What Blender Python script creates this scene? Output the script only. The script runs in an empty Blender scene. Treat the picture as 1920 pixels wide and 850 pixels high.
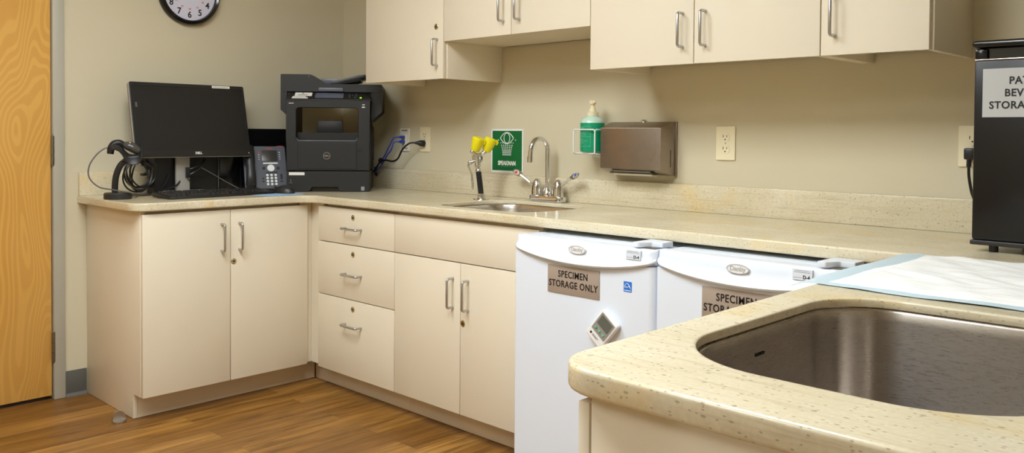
import bpy, bmesh, math, random
from mathutils import Vector, Matrix
random.seed(7)
scene = bpy.context.scene
COL = scene.collection
PI = math.pi
H = 0.9144          # top of the counters
HB = 0.8794         # underside of the counters
TOPC = H + 0.0004   # things standing on the counter

# ------------------------------------------------------------------ materials
def lin(v):
    v = v / 255.0
    return v / 12.92 if v <= 0.04045 else ((v + 0.055) / 1.055) ** 2.4
def rgb(r, g, b): return (lin(r), lin(g), lin(b), 1.0)

def mat(name, col, rough=0.5, metal=0.0, spec=0.5, emit=0.0, ecol=None, trans=0.0, coat=0.0, ior=None, aniso=0.0):
    m = bpy.data.materials.new(name); m.use_nodes = True
    b = m.node_tree.nodes['Principled BSDF']
    b.inputs['Base Color'].default_value = col
    b.inputs['Roughness'].default_value = rough
    b.inputs['Metallic'].default_value = metal
    b.inputs['Specular IOR Level'].default_value = spec
    b.inputs['Transmission Weight'].default_value = trans
    b.inputs['Coat Weight'].default_value = coat
    b.inputs['Anisotropic'].default_value = aniso
    if ior: b.inputs['IOR'].default_value = ior
    if emit:
        b.inputs['Emission Color'].default_value = ecol or col
        b.inputs['Emission Strength'].default_value = emit
    return m

class NT:
    """small helper around a material's node tree"""
    def __init__(self, m):
        self.m = m; self.t = m.node_tree; self.b = self.t.nodes['Principled BSDF']
        self.tc = self.n('ShaderNodeTexCoord')
    def n(self, kind, **kw):
        x = self.t.nodes.new(kind)
        for k, v in kw.items(): setattr(x, k, v)
        return x
    def l(self, a, b): self.t.links.new(a, b)
    def mapping(self, scale=(1, 1, 1), rot=(0, 0, 0), loc=(0, 0, 0)):
        mp = self.n('ShaderNodeMapping')
        mp.inputs['Scale'].default_value = scale; mp.inputs['Rotation'].default_value = rot
        mp.inputs['Location'].default_value = loc
        self.l(self.tc.outputs['Object'], mp.inputs['Vector']); return mp.outputs['Vector']
    def noise(self, vec, scale=5, detail=3, rough=0.5, dist=0.0):
        x = self.n('ShaderNodeTexNoise')
        x.inputs['Scale'].default_value = scale; x.inputs['Detail'].default_value = detail
        x.inputs['Roughness'].default_value = rough; x.inputs['Distortion'].default_value = dist
        self.l(vec, x.inputs['Vector']); return x.outputs['Fac']
    def ramp(self, fac, stops, interp='LINEAR'):
        r = self.n('ShaderNodeValToRGB'); e = r.color_ramp; e.interpolation = interp
        while len(e.elements) < len(stops): e.elements.new(0.5)
        for el, (p, c) in zip(e.elements, stops):
            el.position = p; el.color = c if isinstance(c, tuple) else (c, c, c, 1)
        self.l(fac, r.inputs['Fac']); return r.outputs['Color']
    def mix(self, fac, a, b, mode='MIX'):
        x = self.n('ShaderNodeMix', data_type='RGBA', blend_type=mode)
        for sock, v in ((x.inputs[0], fac), (x.inputs[6], a), (x.inputs[7], b)):
            if isinstance(v, (float, int)): sock.default_value = v
            elif isinstance(v, tuple): sock.default_value = v
            else: self.l(v, sock)
        return x.outputs[2]
    def math(self, op, a, b=0.0):
        x = self.n('ShaderNodeMath', operation=op)
        for sock, v in ((x.inputs[0], a), (x.inputs[1], b)):
            if isinstance(v, (float, int)): sock.default_value = v
            else: self.l(v, sock)
        return x.outputs[0]
    def bump(self, h, strength=0.1, dist=0.002):
        x = self.n('ShaderNodeBump'); x.inputs['Strength'].default_value = strength
        x.inputs['Distance'].default_value = dist
        self.l(h, x.inputs['Height']); self.l(x.outputs['Normal'], self.b.inputs['Normal'])
    def color(self, c): self.l(c, self.b.inputs['Base Color'])

def m_wall():
    m = mat('wall_paint', rgb(208, 198, 172), 0.72, spec=0.3); k = NT(m)
    f = k.noise(k.mapping((1, 1, 1)), 2.0, 3)
    k.color(k.mix(f, rgb(205, 195, 168), rgb(211, 202, 175)))
    k.bump(k.noise(k.mapping((1, 1, 1)), 160, 2), 0.06, 0.001)
    return m
def m_laminate():
    m = mat('cream_laminate', rgb(228, 219, 202), 0.42, spec=0.4); k = NT(m)
    f = k.noise(k.mapping((1, 1, 1)), 3.0, 2)
    k.color(k.mix(f, rgb(226, 215, 193), rgb(231, 221, 200)))
    k.bump(k.noise(k.mapping((1, 1, 1)), 420, 2), 0.03, 0.0006)
    return m
def m_counter():
    m = mat('solid_surface', rgb(220, 205, 165), 0.2, spec=0.5); k = NT(m)
    o = k.mapping((1, 1, 1))
    cloud = k.noise(o, 3.2, 4, 0.55, 0.4)
    base = k.ramp(cloud, [(0.3, rgb(210, 200, 170)), (0.55, rgb(221, 211, 184)), (0.75, rgb(230, 222, 200))])
    yel = k.ramp(k.noise(k.mapping((1, 1, 1), loc=(3.1, 1.7, 0.4)), 4.3, 3, 0.5, 0.8), [(0.56, 0.0), (0.74, 0.55)])
    base = k.mix(yel, base, rgb(226, 193, 118))
    st = k.ramp(k.noise(k.mapping((2.2, 26, 60)), 2.4, 4, 0.6, 0.3), [(0.53, 0.0), (0.78, 0.5)])
    base = k.mix(st, base, rgb(168, 146, 108))
    # fine grain
    gr = k.ramp(k.noise(k.mapping((1, 1, 1)), 140, 2), [(0.35, 0.0), (0.7, 0.24)])
    base = k.mix(gr, base, rgb(188, 168, 128))
    # dark flecks: cells of two sizes, most of them left out
    for sc, lo, hi, pick in ((95, 0.15, 0.26, 0.80), (190, 0.2, 0.32, 0.76)):
        v = k.n('ShaderNodeTexVoronoi'); v.inputs['Scale'].default_value = sc
        k.l(k.mapping((0.6, 1, 1.3)), v.inputs['Vector'])
        dot = k.ramp(v.outputs['Distance'], [(lo, 1.0), (hi, 0.0)])
        sep = k.n('ShaderNodeSeparateColor'); k.l(v.outputs['Color'], sep.inputs[0])
        keep = k.math('GREATER_THAN', sep.outputs[0], pick)
        f = k.math('MULTIPLY', k.math('MULTIPLY', dot, keep), 0.46)
        base = k.mix(f, base, rgb(105, 86, 60))
    k.color(base)
    return m
def m_floor():
    m = mat('vinyl_plank', rgb(160, 118, 62), 0.38, spec=0.4); k = NT(m)
    v = k.mapping((1, 1, 1), rot=(0, 0, PI / 2))
    br = k.n('ShaderNodeTexBrick'); k.l(v, br.inputs['Vector'])
    br.offset = 0.37; br.inputs['Scale'].default_value = 1.0
    br.inputs['Brick Width'].default_value = 1.25; br.inputs['Row Height'].default_value = 0.125
    br.inputs['Mortar Size'].default_value = 0.0008; br.inputs['Mortar Smooth'].default_value = 0.2
    br.inputs['Bias'].default_value = 0.0
    br.inputs['Color1'].default_value = (0, 0, 0, 1); br.inputs['Color2'].default_value = (1, 1, 1, 1)
    br.inputs['Mortar'].default_value = (0.3, 0.3, 0.3, 1)
    plank = k.ramp(br.outputs['Color'], [(0.0, rgb(134, 91, 38)), (0.5, rgb(164, 117, 54)), (1.0, rgb(188, 139, 70))])
    # every plank gets its own stretch of grain
    add = k.n('ShaderNodeVectorMath', operation='MULTIPLY_ADD')
    k.l(br.outputs['Color'], add.inputs[0]); add.inputs[1].default_value = (7, 3, 5)
    k.l(k.mapping((13, 1.1, 1)), add.inputs[2])
    g1 = k.ramp(k.noise(add.outputs[0], 2.2, 6, 0.62, 0.6), [(0.32, 1.0), (0.62, 0.0)])
    c = k.mix(k.math('MULTIPLY', g1, 0.85), plank, rgb(86, 54, 20))
    add2 = k.n('ShaderNodeVectorMath', operation='MULTIPLY_ADD')
    k.l(br.outputs['Color'], add2.inputs[0]); add2.inputs[1].default_value = (9, 4, 2)
    k.l(k.mapping((70, 3, 1)), add2.inputs[2])
    g2 = k.ramp(k.noise(add2.outputs[0], 2.5, 3, 0.6), [(0.4, 0.0), (0.7, 0.3)])
    c = k.mix(g2, c, rgb(105, 70, 32))
    c = k.mix(k.math('MULTIPLY', br.outputs['Fac'], 0.45), c, rgb(80, 55, 28))
    k.color(c)
    return m
def m_doorwood():
    m = mat('birch_veneer', rgb(214, 160, 78), 0.35, spec=0.4); k = NT(m)
    n = k.noise(k.mapping((1, 2.3, 0.75)), 1.7, 1.5, 0.35, 0.35)
    s = k.math('SINE', k.math('MULTIPLY', n, 150.0))
    lines = k.ramp(k.math('MULTIPLY_ADD', s, 0.5), [(0.15, 0.0), (0.5, 1.0)])
    fine = k.noise(k.mapping((1, 90, 3)), 2.0, 3)
    c = k.mix(k.math('MULTIPLY', lines, 0.5), rgb(222, 172, 88), rgb(196, 140, 60))
    c = k.mix(k.math('MULTIPLY', fine, 0.35), c, rgb(200, 145, 62))
    big = k.noise(k.mapping((1, 1.2, 0.8)), 2.0, 2)
    c = k.mix(k.ramp(big, [(0.35, 0.0), (0.7, 0.35)]), c, rgb(226, 182, 108))
    k.color(c)
    return m
def m_brushed(name, col, rough, stretch, amt=0.35, aniso=0.0):
    m = mat(name, col, rough, 1.0, aniso=aniso); k = NT(m)
    if aniso:
        k.b.inputs['Anisotropic Rotation'].default_value = 0.25
        tg = k.n('ShaderNodeTangent', direction_type='RADIAL', axis='Z'); k.l(tg.outputs[0], k.b.inputs['Tangent'])
    f = k.noise(k.mapping(stretch), 6, 3, 0.6)
    r = k.ramp(f, [(0.3, max(0.05, rough - 0.05)), (0.7, rough + 0.05)])
    k.l(r, k.b.inputs['Roughness'])
    c2 = tuple(x * (1 - amt) for x in col[:3]) + (1,)
    k.color(k.mix(k.ramp(f, [(0.35, 0.0), (0.7, 1.0)]), col, c2))
    k.bump(f, 0.015, 0.0002)
    return m
def m_pad():
    m = mat('quilted_tissue', rgb(240, 241, 240), 0.85, spec=0.15); k = NT(m)
    f = k.noise(k.mapping((6, 40, 10)), 2.5, 4, 0.6, 0.5)
    k.bump(f, 0.5, 0.006)
    return m

M = dict(
    wall=m_wall(), lam=m_laminate(), counter=m_counter(), floor=m_floor(), wood=m_doorwood(), pad=m_pad(),
    ceiling=mat('ceiling_tile', rgb(236, 234, 226), 0.9, spec=0.1),
    panel_edge=mat('laminate_edge', rgb(196, 172, 138), 0.5, spec=0.3),
    toe=mat('toe_kick_board', rgb(220, 204, 178), 0.35, spec=0.4),
    frame=mat('steel_frame_paint', rgb(176, 172, 156), 0.45),
    cove=mat('cove_rubber', rgb(92, 92, 86), 0.5),
    dark=mat('shadow_gap', rgb(60, 48, 34), 0.8, spec=0.1),
    steel=m_brushed('sink_steel', rgb(222, 216, 208), 0.3, (1.5, 1.5, 40), 0.15, 0.7),
    steel_big=m_brushed('basin_steel', rgb(186, 178, 170), 0.3, (9, 9, 230), 0.10, 0.75),
    disp=m_brushed('dispenser_steel', rgb(162, 150, 140), 0.38, (2, 2, 3), 0.1),
    chrome=mat('chrome', rgb(225, 225, 226), 0.07, 1.0),
    nickel=mat('satin_nickel', rgb(190, 190, 190), 0.28, 1.0),
    brass=mat('lock_brass', rgb(205, 190, 150), 0.2, 1.0),
    lockhole=mat('keyway', rgb(60, 50, 35), 0.4),
    white=mat('white_enamel', rgb(226, 234, 246), 0.3, spec=0.5),
    whiteplastic=mat('white_plastic', rgb(238, 238, 238), 0.35),
    offwhite=mat('cream_plastic', rgb(228, 216, 180), 0.4),
    ivory=mat('ivory_plate', rgb(236, 226, 194), 0.35),
    plate=mat('white_plate', rgb(228, 222, 206), 0.35),
    black=mat('black_plastic', rgb(26, 25, 25), 0.42),
    black2=mat('black_satin', rgb(40, 39, 39), 0.4),
    blackgloss=mat('black_gloss', rgb(16, 15, 16), 0.16),
    blackfr=mat('black_enamel', rgb(19, 17, 17), 0.3, spec=0.4),
    printer=mat('printer_charcoal', rgb(29, 28, 28), 0.5),
    printer2=mat('printer_grey', rgb(92, 94, 104), 0.35),
    pscreen=mat('printer_screen', rgb(96, 100, 118), 0.25),
    screen=mat('screen_glass', rgb(30, 29, 28), 0.4, spec=0.35),
    bezel=mat('bezel_black', rgb(22, 21, 22), 0.35),
    silver=mat('silver_plastic', rgb(176, 172, 166), 0.4, 0.2),
    phone=mat('phone_grey', rgb(82, 84, 92), 0.45),
    phonelcd=mat('phone_lcd', rgb(62, 58, 54), 0.3),
    red=mat('red_plastic', rgb(214, 52, 44), 0.4),
    blue=mat('blue_plastic', rgb(46, 90, 200), 0.4),
    bluecable=mat('blue_cable', rgb(42, 66, 170), 0.4),
    cable=mat('black_cable', rgb(24, 22, 22), 0.4),
    greycable=mat('grey_cable', rgb(92, 90, 88), 0.4),
    yellow=mat('yellow_rubber', rgb(240, 226, 16), 0.45),
    green=mat('sign_green', rgb(6, 104, 52), 0.35),
    teal=mat('sign_teal', rgb(60, 160, 150), 0.4),
    soap=mat('green_soap', rgb(12, 150, 108), 0.2, spec=0.5),
    soapclear=mat('clear_bottle', rgb(196, 222, 206), 0.2),
    soaplabel=mat('soap_print', rgb(122, 200, 172), 0.4),
    taupe=mat('taupe_sign', rgb(164, 148, 134), 0.45),
    silversign=mat('silver_sign', rgb(184, 184, 182), 0.4),
    ink=mat('black_ink', rgb(20, 16, 16), 0.5),
    whiteink=mat('white_ink', rgb(240, 242, 240), 0.5),
    badge=mat('badge_silver', rgb(186, 188, 188), 0.4),
    greyink=mat('grey_ink', rgb(150, 150, 148), 0.45),
    redink=mat('red_ink', rgb(206, 90, 90), 0.5),
    paper=mat('paper_white', rgb(240, 238, 230), 0.7),
    clockface=mat('clock_paper', rgb(214, 214, 232), 0.5),
    lcd=mat('thermo_lcd', rgb(98, 100, 92), 0.3),
    thermog=mat('thermo_grey', rgb(146, 146, 138), 0.4),
    thermobtn=mat('thermo_button', rgb(98, 190, 160), 0.4),
    estar=mat('energy_blue', rgb(38, 120, 214), 0.4),
    lightblue=mat('blue_sheet', rgb(160, 196, 232), 0.6),
    padblue=mat('pad_blue_film', rgb(198, 219, 230), 0.45),
    zinc=mat('door_stop_zinc', rgb(205, 202, 196), 0.32, 1.0),
    hinge=mat('hinge_steel', rgb(140, 134, 122), 0.35, 1.0),
    led=mat('green_led', rgb(140, 255, 20), 0.4, emit=1.2, ecol=rgb(140, 255, 20)),
    diffuser=mat('light_diffuser', rgb(255, 250, 240), 0.5, emit=1.0, ecol=(0.915, 0.985, 1.02, 1)),
)
LIGHT_STRENGTH = 10.0
M['diffuser_fill'] = mat('light_diffuser_fill', rgb(255, 250, 240), 0.5, emit=LIGHT_STRENGTH * 0.72, ecol=(0.915, 0.985, 1.02, 1))  # emitter of the added fill panel only
M['diffuser_left'] = mat('light_diffuser_left', rgb(255, 250, 240), 0.5, emit=LIGHT_STRENGTH * 1.15, ecol=(0.915, 0.985, 1.02, 1))
M['diffuser'].node_tree.nodes['Principled BSDF'].inputs['Emission Strength'].default_value = LIGHT_STRENGTH

# ------------------------------------------------------------------ mesh building
class MB:
    def __init__(self): self.bm = bmesh.new()
    def _mark(self, faces, mi):
        for f in faces: f.material_index = mi
    def box(self, x0, x1, y0, y1, z0, z1, bev=0.0, mi=0, seg=2):
        b = bmesh.new()
        bmesh.ops.create_cube(b, size=1.0)
        for v in b.verts:
            v.co = Vector(((x0 + x1) / 2 + v.co.x * (x1 - x0), (y0 + y1) / 2 + v.co.y * (y1 - y0), (z0 + z1) / 2 + v.co.z * (z1 - z0)))
        if bev > 0:
            bmesh.ops.bevel(b, geom=list(b.edges), offset=min(bev, abs(x1 - x0) * .49, abs(y1 - y0) * .49, abs(z1 - z0) * .49), segments=seg, profile=0.5, affect='EDGES')
        self.merge(b, mi); return self
    def merge(self, b, mi=0, mtx=None):
        if mtx is not None: bmesh.ops.transform(b, matrix=mtx, verts=b.verts)
        for f in b.faces: f.material_index = mi
        me = bpy.data.meshes.new('tmp'); b.to_mesh(me); b.free()
        self.bm.from_mesh(me); bpy.data.meshes.remove(me)
    def mesh(self, me, mtx=None):
        n = len(self.bm.verts); self.bm.from_mesh(me)
        self.bm.verts.ensure_lookup_table()
        if mtx is not None: bmesh.ops.transform(self.bm, matrix=mtx, verts=self.bm.verts[n:])
        return self
    def lathe(self, prof, origin=(0, 0, 0), axis=(0, 0, 1), n=28, mi=0, cap=True):
        """prof: list of (radius, height along the axis)"""
        b = bmesh.new(); rings = []
        for r, h in prof:
            rings.append([b.verts.new((max(r, 1e-5) * math.cos(2 * PI * i / n), max(r, 1e-5) * math.sin(2 * PI * i / n), h)) for i in range(n)])
        for a, c in zip(rings, rings[1:]):
            for i in range(n): b.faces.new((a[i], a[(i + 1) % n], c[(i + 1) % n], c[i]))
        if cap:
            b.faces.new(list(reversed(rings[0]))); b.faces.new(rings[-1])
        q = Vector((0, 0, 1)).rotation_difference(Vector(axis).normalized()).to_matrix().to_4x4()
        bmesh.ops.recalc_face_normals(b, faces=b.faces)
        self.merge(b, mi, Matrix.Translation(Vector(origin)) @ q); return self
    def cyl(self, p, q, r, n=20, mi=0, r2=None):
        p = Vector(p); q = Vector(q); d = q - p
        return self.lathe([(r, 0), (r if r2 is None else r2, d.length)], p, d, n, mi)
    def tube(self, pts, r, n=8, smooth=0, mi=0, radii=None, flat=None):
        """swept round bar through pts; smooth = Catmull-Rom subdivisions; flat=(sx, sy) squashes the section"""
        P = [Vector(p) for p in pts]
        R = list(radii) if radii else [r] * len(P)
        if smooth:
            Q, S = [], []
            for i in range(len(P) - 1):
                p0 = P[max(i - 1, 0)]; p1 = P[i]; p2 = P[i + 1]; p3 = P[min(i + 2, len(P) - 1)]
                for k in range(smooth):
                    t = k / smooth
                    Q.append(0.5 * ((2 * p1) + (p2 - p0) * t + (2 * p0 - 5 * p1 + 4 * p2 - p3) * t * t + (3 * p1 - p0 - 3 * p2 + p3) * t ** 3))
                    S.append(R[i] * (1 - t) + R[i + 1] * t)
            Q.append(P[-1]); S.append(R[-1]); P, R = Q, S
        b = bmesh.new(); rings = []; up = None
        for i, p in enumerate(P):
            d = (P[min(i + 1, len(P) - 1)] - P[max(i - 1, 0)]).normalized()
            if up is None:
                up = Vector((0, 0, 1)) if abs(d.z) < 0.9 else Vector((1, 0, 0))
            s = d.cross(up)
            if s.length < 1e-6: s = d.orthogonal()
            s.normalize(); up = s.cross(d).normalized()
            sx, sy = flat or (1, 1)
            rings.append([b.verts.new(p + (s * math.cos(2 * PI * k / n) * sx + up * math.sin(2 * PI * k / n) * sy) * R[i]) for k in range(n)])
        for a, c in zip(rings, rings[1:]):
            for i in range(n): b.faces.new((a[i], a[(i + 1) % n], c[(i + 1) % n], c[i]))
        b.faces.new(list(reversed(rings[0]))); b.faces.new(rings[-1])
        bmesh.ops.recalc_face_normals(b, faces=b.faces)
        self.merge(b, mi); return self
    def prism(self, poly, axis, a0, a1, mi=0, bev=0.0):
        """polygon extruded along axis 'x','y','z' between a0 and a1; poly in the two other coordinates in xyz order"""
        b = bmesh.new()
        def pt(u, v, a): return {'x': (a, u, v), 'y': (u, a, v), 'z': (u, v, a)}[axis]
        A = [b.verts.new(pt(u, v, a0)) for u, v in poly]; B = [b.verts.new(pt(u, v, a1)) for u, v in poly]
        n = len(poly)
        b.faces.new(A); b.faces.new(list(reversed(B)))
        for i in range(n): b.faces.new((A[i], B[i], B[(i + 1) % n], A[(i + 1) % n]))
        bmesh.ops.recalc_face_normals(b, faces=b.faces)
        if bev: bmesh.ops.bevel(b, geom=list(b.edges), offset=bev, segments=2, profile=0.5, affect='EDGES')
        self.merge(b, mi); return self
    def ball(self, c, r, n=16, mi=0, scale=(1, 1, 1), rot=None):
        b = bmesh.new(); bmesh.ops.create_uvsphere(b, u_segments=n, v_segments=max(6, n // 2), radius=r)
        m = Matrix.Translation(Vector(c)) @ (rot.to_4x4() if rot else Matrix()) @ Matrix.Diagonal((*scale, 1))
        self.merge(b, mi, m); return self
    def xform(self, mtx): bmesh.ops.transform(self.bm, matrix=mtx, verts=self.bm.verts); return self

def rootloc(o):
    v = Vector((0, 0, 0))
    while o is not None:
        v += o.location; o = o.parent
    return v
def obj(name, mb, m, parent=None, local=False, angle=35):
    """link one mesh object; world coordinates unless local"""
    if parent is not None and not local:
        mb.xform(Matrix.Translation(-rootloc(parent)))
    me = bpy.data.meshes.new(name)
    mb.bm.to_mesh(me); mb.bm.free()
    for x in (m if isinstance(m, (list, tuple)) else [m]): me.materials.append(x)
    for p in me.polygons: p.use_smooth = True
    me.set_sharp_from_angle(angle=math.radians(angle))
    o = bpy.data.objects.new(name, me); COL.objects.link(o)
    if parent is not None: o.parent = parent
    return o
def settle(o, base=None):
    """move a single-mesh thing's origin to its base"""
    me = o.data
    if base is None:
        xs = [v.co for v in me.vertices]
        base = Vector(((min(c.x for c in xs) + max(c.x for c in xs)) / 2, (min(c.y for c in xs) + max(c.y for c in xs)) / 2, min(c.z for c in xs)))
    me.transform(Matrix.Translation(-Vector(base))); o.location = base
    return o
def tag(o, label, cat, group=None):
    o['label'] = label; o['category'] = cat
    if group: o['group'] = group
    return o
def thing(name, label, cat, loc=(0, 0, 0), rotz=0.0, group=None):
    o = bpy.data.objects.new(name, None); COL.objects.link(o)
    o.empty_display_size = 0.05
    o.location = loc; o.rotation_euler = (0, 0, rotz)
    return tag(o, label, cat, group)
def struct(name, mb, m, parent=None):
    o = obj(name, mb, m, parent)
    if parent is None: o['kind'] = 'structure'
    return o
def copy_tree(o, parent=None):
    c = o.copy(); COL.objects.link(c); c.parent = parent
    for ch in list(o.children): copy_tree(ch, c)
    return c
def duplicate(root, loc, label, rotz=None):
    c = copy_tree(root); c.location = loc; c['label'] = label
    if rotz is not None: c.rotation_euler = (0, 0, rotz)
    return c

def rrect(x0, x1, y0, y1, r, n=8):
    """rounded rectangle, counter-clockwise; r one radius or four (x0y0, x1y0, x1y1, x0y1)"""
    rs = r if isinstance(r, (tuple, list)) else (r,) * 4
    out = []
    for (cx, cy, a0), q in zip(((x0, y0, PI), (x1, y0, 1.5 * PI), (x1, y1, 0), (x0, y1, 0.5 * PI)), rs):
        sx = 1 if cx == x0 else -1; sy = 1 if cy == y0 else -1
        if q <= 1e-6: out.append((cx, cy)); continue
        ox, oy = cx + sx * q, cy + sy * q
        for i in range(n + 1):
            a = a0 + 0.5 * PI * i / n
            out.append((ox + q * math.cos(a), oy + q * math.sin(a)))
    return out
def round_poly(pts, radii, n=8):
    out = []; N = len(pts)
    for i, (p, r) in enumerate(zip(pts, radii)):
        p = Vector(p)
        if r <= 0: out.append(tuple(p)); continue
        a = (Vector(pts[i - 1]) - p).normalized(); b = (Vector(pts[(i + 1) % N]) - p).normalized()
        ang = a.angle(b); t = r / math.tan(ang / 2)
        c = p + (a + b).normalized() * (r / math.sin(ang / 2))
        s = p + a * t - c; e = p + b * t - c
        a0 = math.atan2(s.y, s.x); a1 = math.atan2(e.y, e.x)
        d = (a1 - a0 + PI) % (2 * PI) - PI
        for k in range(n + 1): out.append((c.x + r * math.cos(a0 + d * k / n), c.y + r * math.sin(a0 + d * k / n)))
    return out
def shape(loops, thick, bev=0.0, seg=2):
    """mesh of a flat shape with holes lying in XY, z from 0 to thick"""
    cu = bpy.data.curves.new('tmp', 'CURVE'); cu.dimensions = '2D'; cu.fill_mode = 'BOTH'
    cu.extrude = max(thick / 2 - bev, 0.00005); cu.bevel_depth = bev; cu.bevel_resolution = seg; cu.offset = -bev
    for lp in loops:
        s = cu.splines.new('POLY'); s.points.add(len(lp) - 1); s.use_cyclic_u = True
        for p, (x, y) in zip(s.points, lp): p.co = (x, y, 0, 1)
    o = bpy.data.objects.new('tmp', cu); COL.objects.link(o)
    dg = bpy.context.evaluated_depsgraph_get(); dg.update()
    me = bpy.data.meshes.new_from_object(o.evaluated_get(dg), depsgraph=dg)
    bpy.data.objects.remove(o); bpy.data.curves.remove(cu)
    me.transform(Matrix.Translation((0, 0, thick / 2)))
    return me
def glyphs(txt, size, depth=0.0004, fat=0.0, align='CENTER', sx=1.0, shear=0.0, space=1.0):
    cu = bpy.data.curves.new('tmp', 'FONT'); cu.body = txt; cu.size = size; cu.extrude = depth
    cu.offset = fat; cu.align_x = align; cu.align_y = 'CENTER'; cu.resolution_u = 3; cu.shear = shear; cu.space_character = space
    o = bpy.data.objects.new('tmp', cu); COL.objects.link(o)
    dg = bpy.context.evaluated_depsgraph_get(); dg.update()
    me = bpy.data.meshes.new_from_object(o.evaluated_get(dg), depsgraph=dg)
    bpy.data.objects.remove(o); bpy.data.curves.remove(cu)
    me.transform(Matrix.Diagonal((sx, 1, 1, 1)))
    return me
RX = Matrix.Rotation(PI / 2, 4, 'X')
FACE_Y = RX                                            # flat XY art turned to face -Y
FACE_X = Matrix.Rotation(PI / 2, 4, 'Z') @ RX          # ... to face +X
def at(p, base=FACE_Y): return Matrix.Translation(Vector(p)) @ base
def writing(name, txt, size, p, m, parent, base=FACE_Y, local=False, **kw):
    return obj(name, MB().mesh(glyphs(txt, size, **kw), at(p, base)), m, parent, local)

# ------------------------------------------------------------------ camera
cam = bpy.data.cameras.new('camera'); camo = bpy.data.objects.new('camera', cam); COL.objects.link(camo)
CX, CY, CZ, YAW, PITCH, ROLL, F, PPY = 4.1547, -2.8875, 1.2094, 0.7695, -0.0232, 0.0074, 1613.93, 289.34
cam.sensor_fit = 'HORIZONTAL'; cam.sensor_width = 36.0
cam.lens = F / 1920 * 36.0
cam.shift_y = -(425 - PPY) / 1920.0
cam.clip_start = 0.05
fwd = Vector((-math.sin(YAW), math.cos(YAW), 0)); rgt = Vector((math.cos(YAW), math.sin(YAW), 0)); upv = Vector((0, 0, 1))
f2 = fwd * math.cos(PITCH) + upv * math.sin(PITCH); u2 = upv * math.cos(PITCH) - fwd * math.sin(PITCH)
r3 = rgt * math.cos(ROLL) + u2 * math.sin(ROLL); u3 = u2 * math.cos(ROLL) - rgt * math.sin(ROLL)
camo.matrix_world = Matrix(((r3.x, u3.x, -f2.x, CX), (r3.y, u3.y, -f2.y, CY), (r3.z, u3.z, -f2.z, CZ), (0, 0, 0, 1)))
scene.camera = camo

# ------------------------------------------------------------------ the room
RW, RD, RH = 5.3, -4.9, 2.62
struct('floor', MB().box(-0.12, RW + .12, RD - .12, 0.12, -0.08, 0), M['floor'])
struct('ceiling', MB().box(-0.12, RW + .12, RD - .12, 0.12, RH, RH + 0.08), M['ceiling'])
struct('wall_back', MB().box(-0.12, RW + .12, 0, 0.12, 0, RH), M['wall'])
DY0, DY1, DH = -1.554, -2.62, 2.28       # door opening in the left wall
w = MB().box(-0.12, 0, -1.53, 0, 0, RH).box(-0.12, 0, DY1 - .03, -1.53, DH + .03, RH).box(-0.12, 0, RD, DY1 - .03, 0, RH)
struct('wall_left', w, M['wall'])
struct('wall_right', MB().box(RW, RW + .12, RD, 0, 0, RH), M['wall'])
struct('wall_front', MB().box(-0.12, RW + .12, RD - .12, RD, 0, RH), M['wall'])
fr = MB().box(-0.12, 0.012, DY0, -1.505, 0, DH + .05, 0.003).box(-0.12, 0.012, DY1 - .05, DY1, 0, DH + .05, 0.003).box(-0.12, 0.012, DY1, DY0, DH, DH + .05, 0.003)
struct('trim_1', fr, M['frame'])
door = struct('door_1', MB().box(-0.05, -0.004, DY1 + .004, DY0 - .004, 0.018, DH - .004, 0.002), M['wood'])
for z0, z1 in ((1.056, 1.187), (0.171, 0.306), (1.95, 2.08)):
    hb = MB()
    k = (z1 - z0) / 3
    for i in range(3): hb.cyl((0.008, DY0 - .001, z0 + i * k + .001), (0.008, DY0 - .001, z0 + (i + 1) * k - .001), 0.0075, 14)
    hb.ball((0.008, DY0 - .001, z1), 0.006, 10).ball((0.008, DY0 - .001, z0), 0.006, 10)
    obj('hinge', hb, M['hinge'], door)
bb = MB().box(0, 0.004, -1.504, -1.412, 0.0, 0.117, 0.001)
bb.prism([(0.0, 0.0), (0.014, 0.0), (0.012, 0.004), (0.005, 0.014), (0.0, 0.016)], 'y', -1.504, -1.412)
struct('baseboard_left', bb, M['cove'])

# ------------------------------------------------------------------ cabinet hardware
def pull(parent, p, length, along, out, name='handle'):
    """bent wire pull; p = centre on the face, along = unit axis of the bar, out = outward normal"""
    p = Vector(p); a = Vector(along); o = Vector(out); L = length / 2; D = 0.034; c = 0.011
    pts = [p - a * L, p - a * L + o * (D - c)]
    for k in range(1, 5):
        t = k / 5 * PI / 2
        pts.append(p - a * (L - c) - a * c * math.cos(t) + o * (D - c + c * math.sin(t)))
    q = []
    for v in reversed(pts):
        d = v - p; q.append(p + d - 2 * a * d.dot(a))
    mb = MB().tube(pts + q, 0.0052, 12)
    return obj(name, mb, M['nickel'], parent)
def lock(parent, p, out):
    p = Vector(p); o = Vector(out)
    l = obj('lock', MB().lathe([(0.0128, 0), (0.0128, 0.0016), (0.010, 0.0032), (0.0095, 0.0022)], p, o, 24), M['brass'], parent)
    s = Vector((0, 0, 1)); t = o.cross(s)
    mb = MB().lathe([(0.0058, 0.0022), (0.0058, 0.0034), (0.004, 0.004)], p, o, 16)
    obj('key_plug', mb, M['lockhole'], l)
    return l

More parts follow.
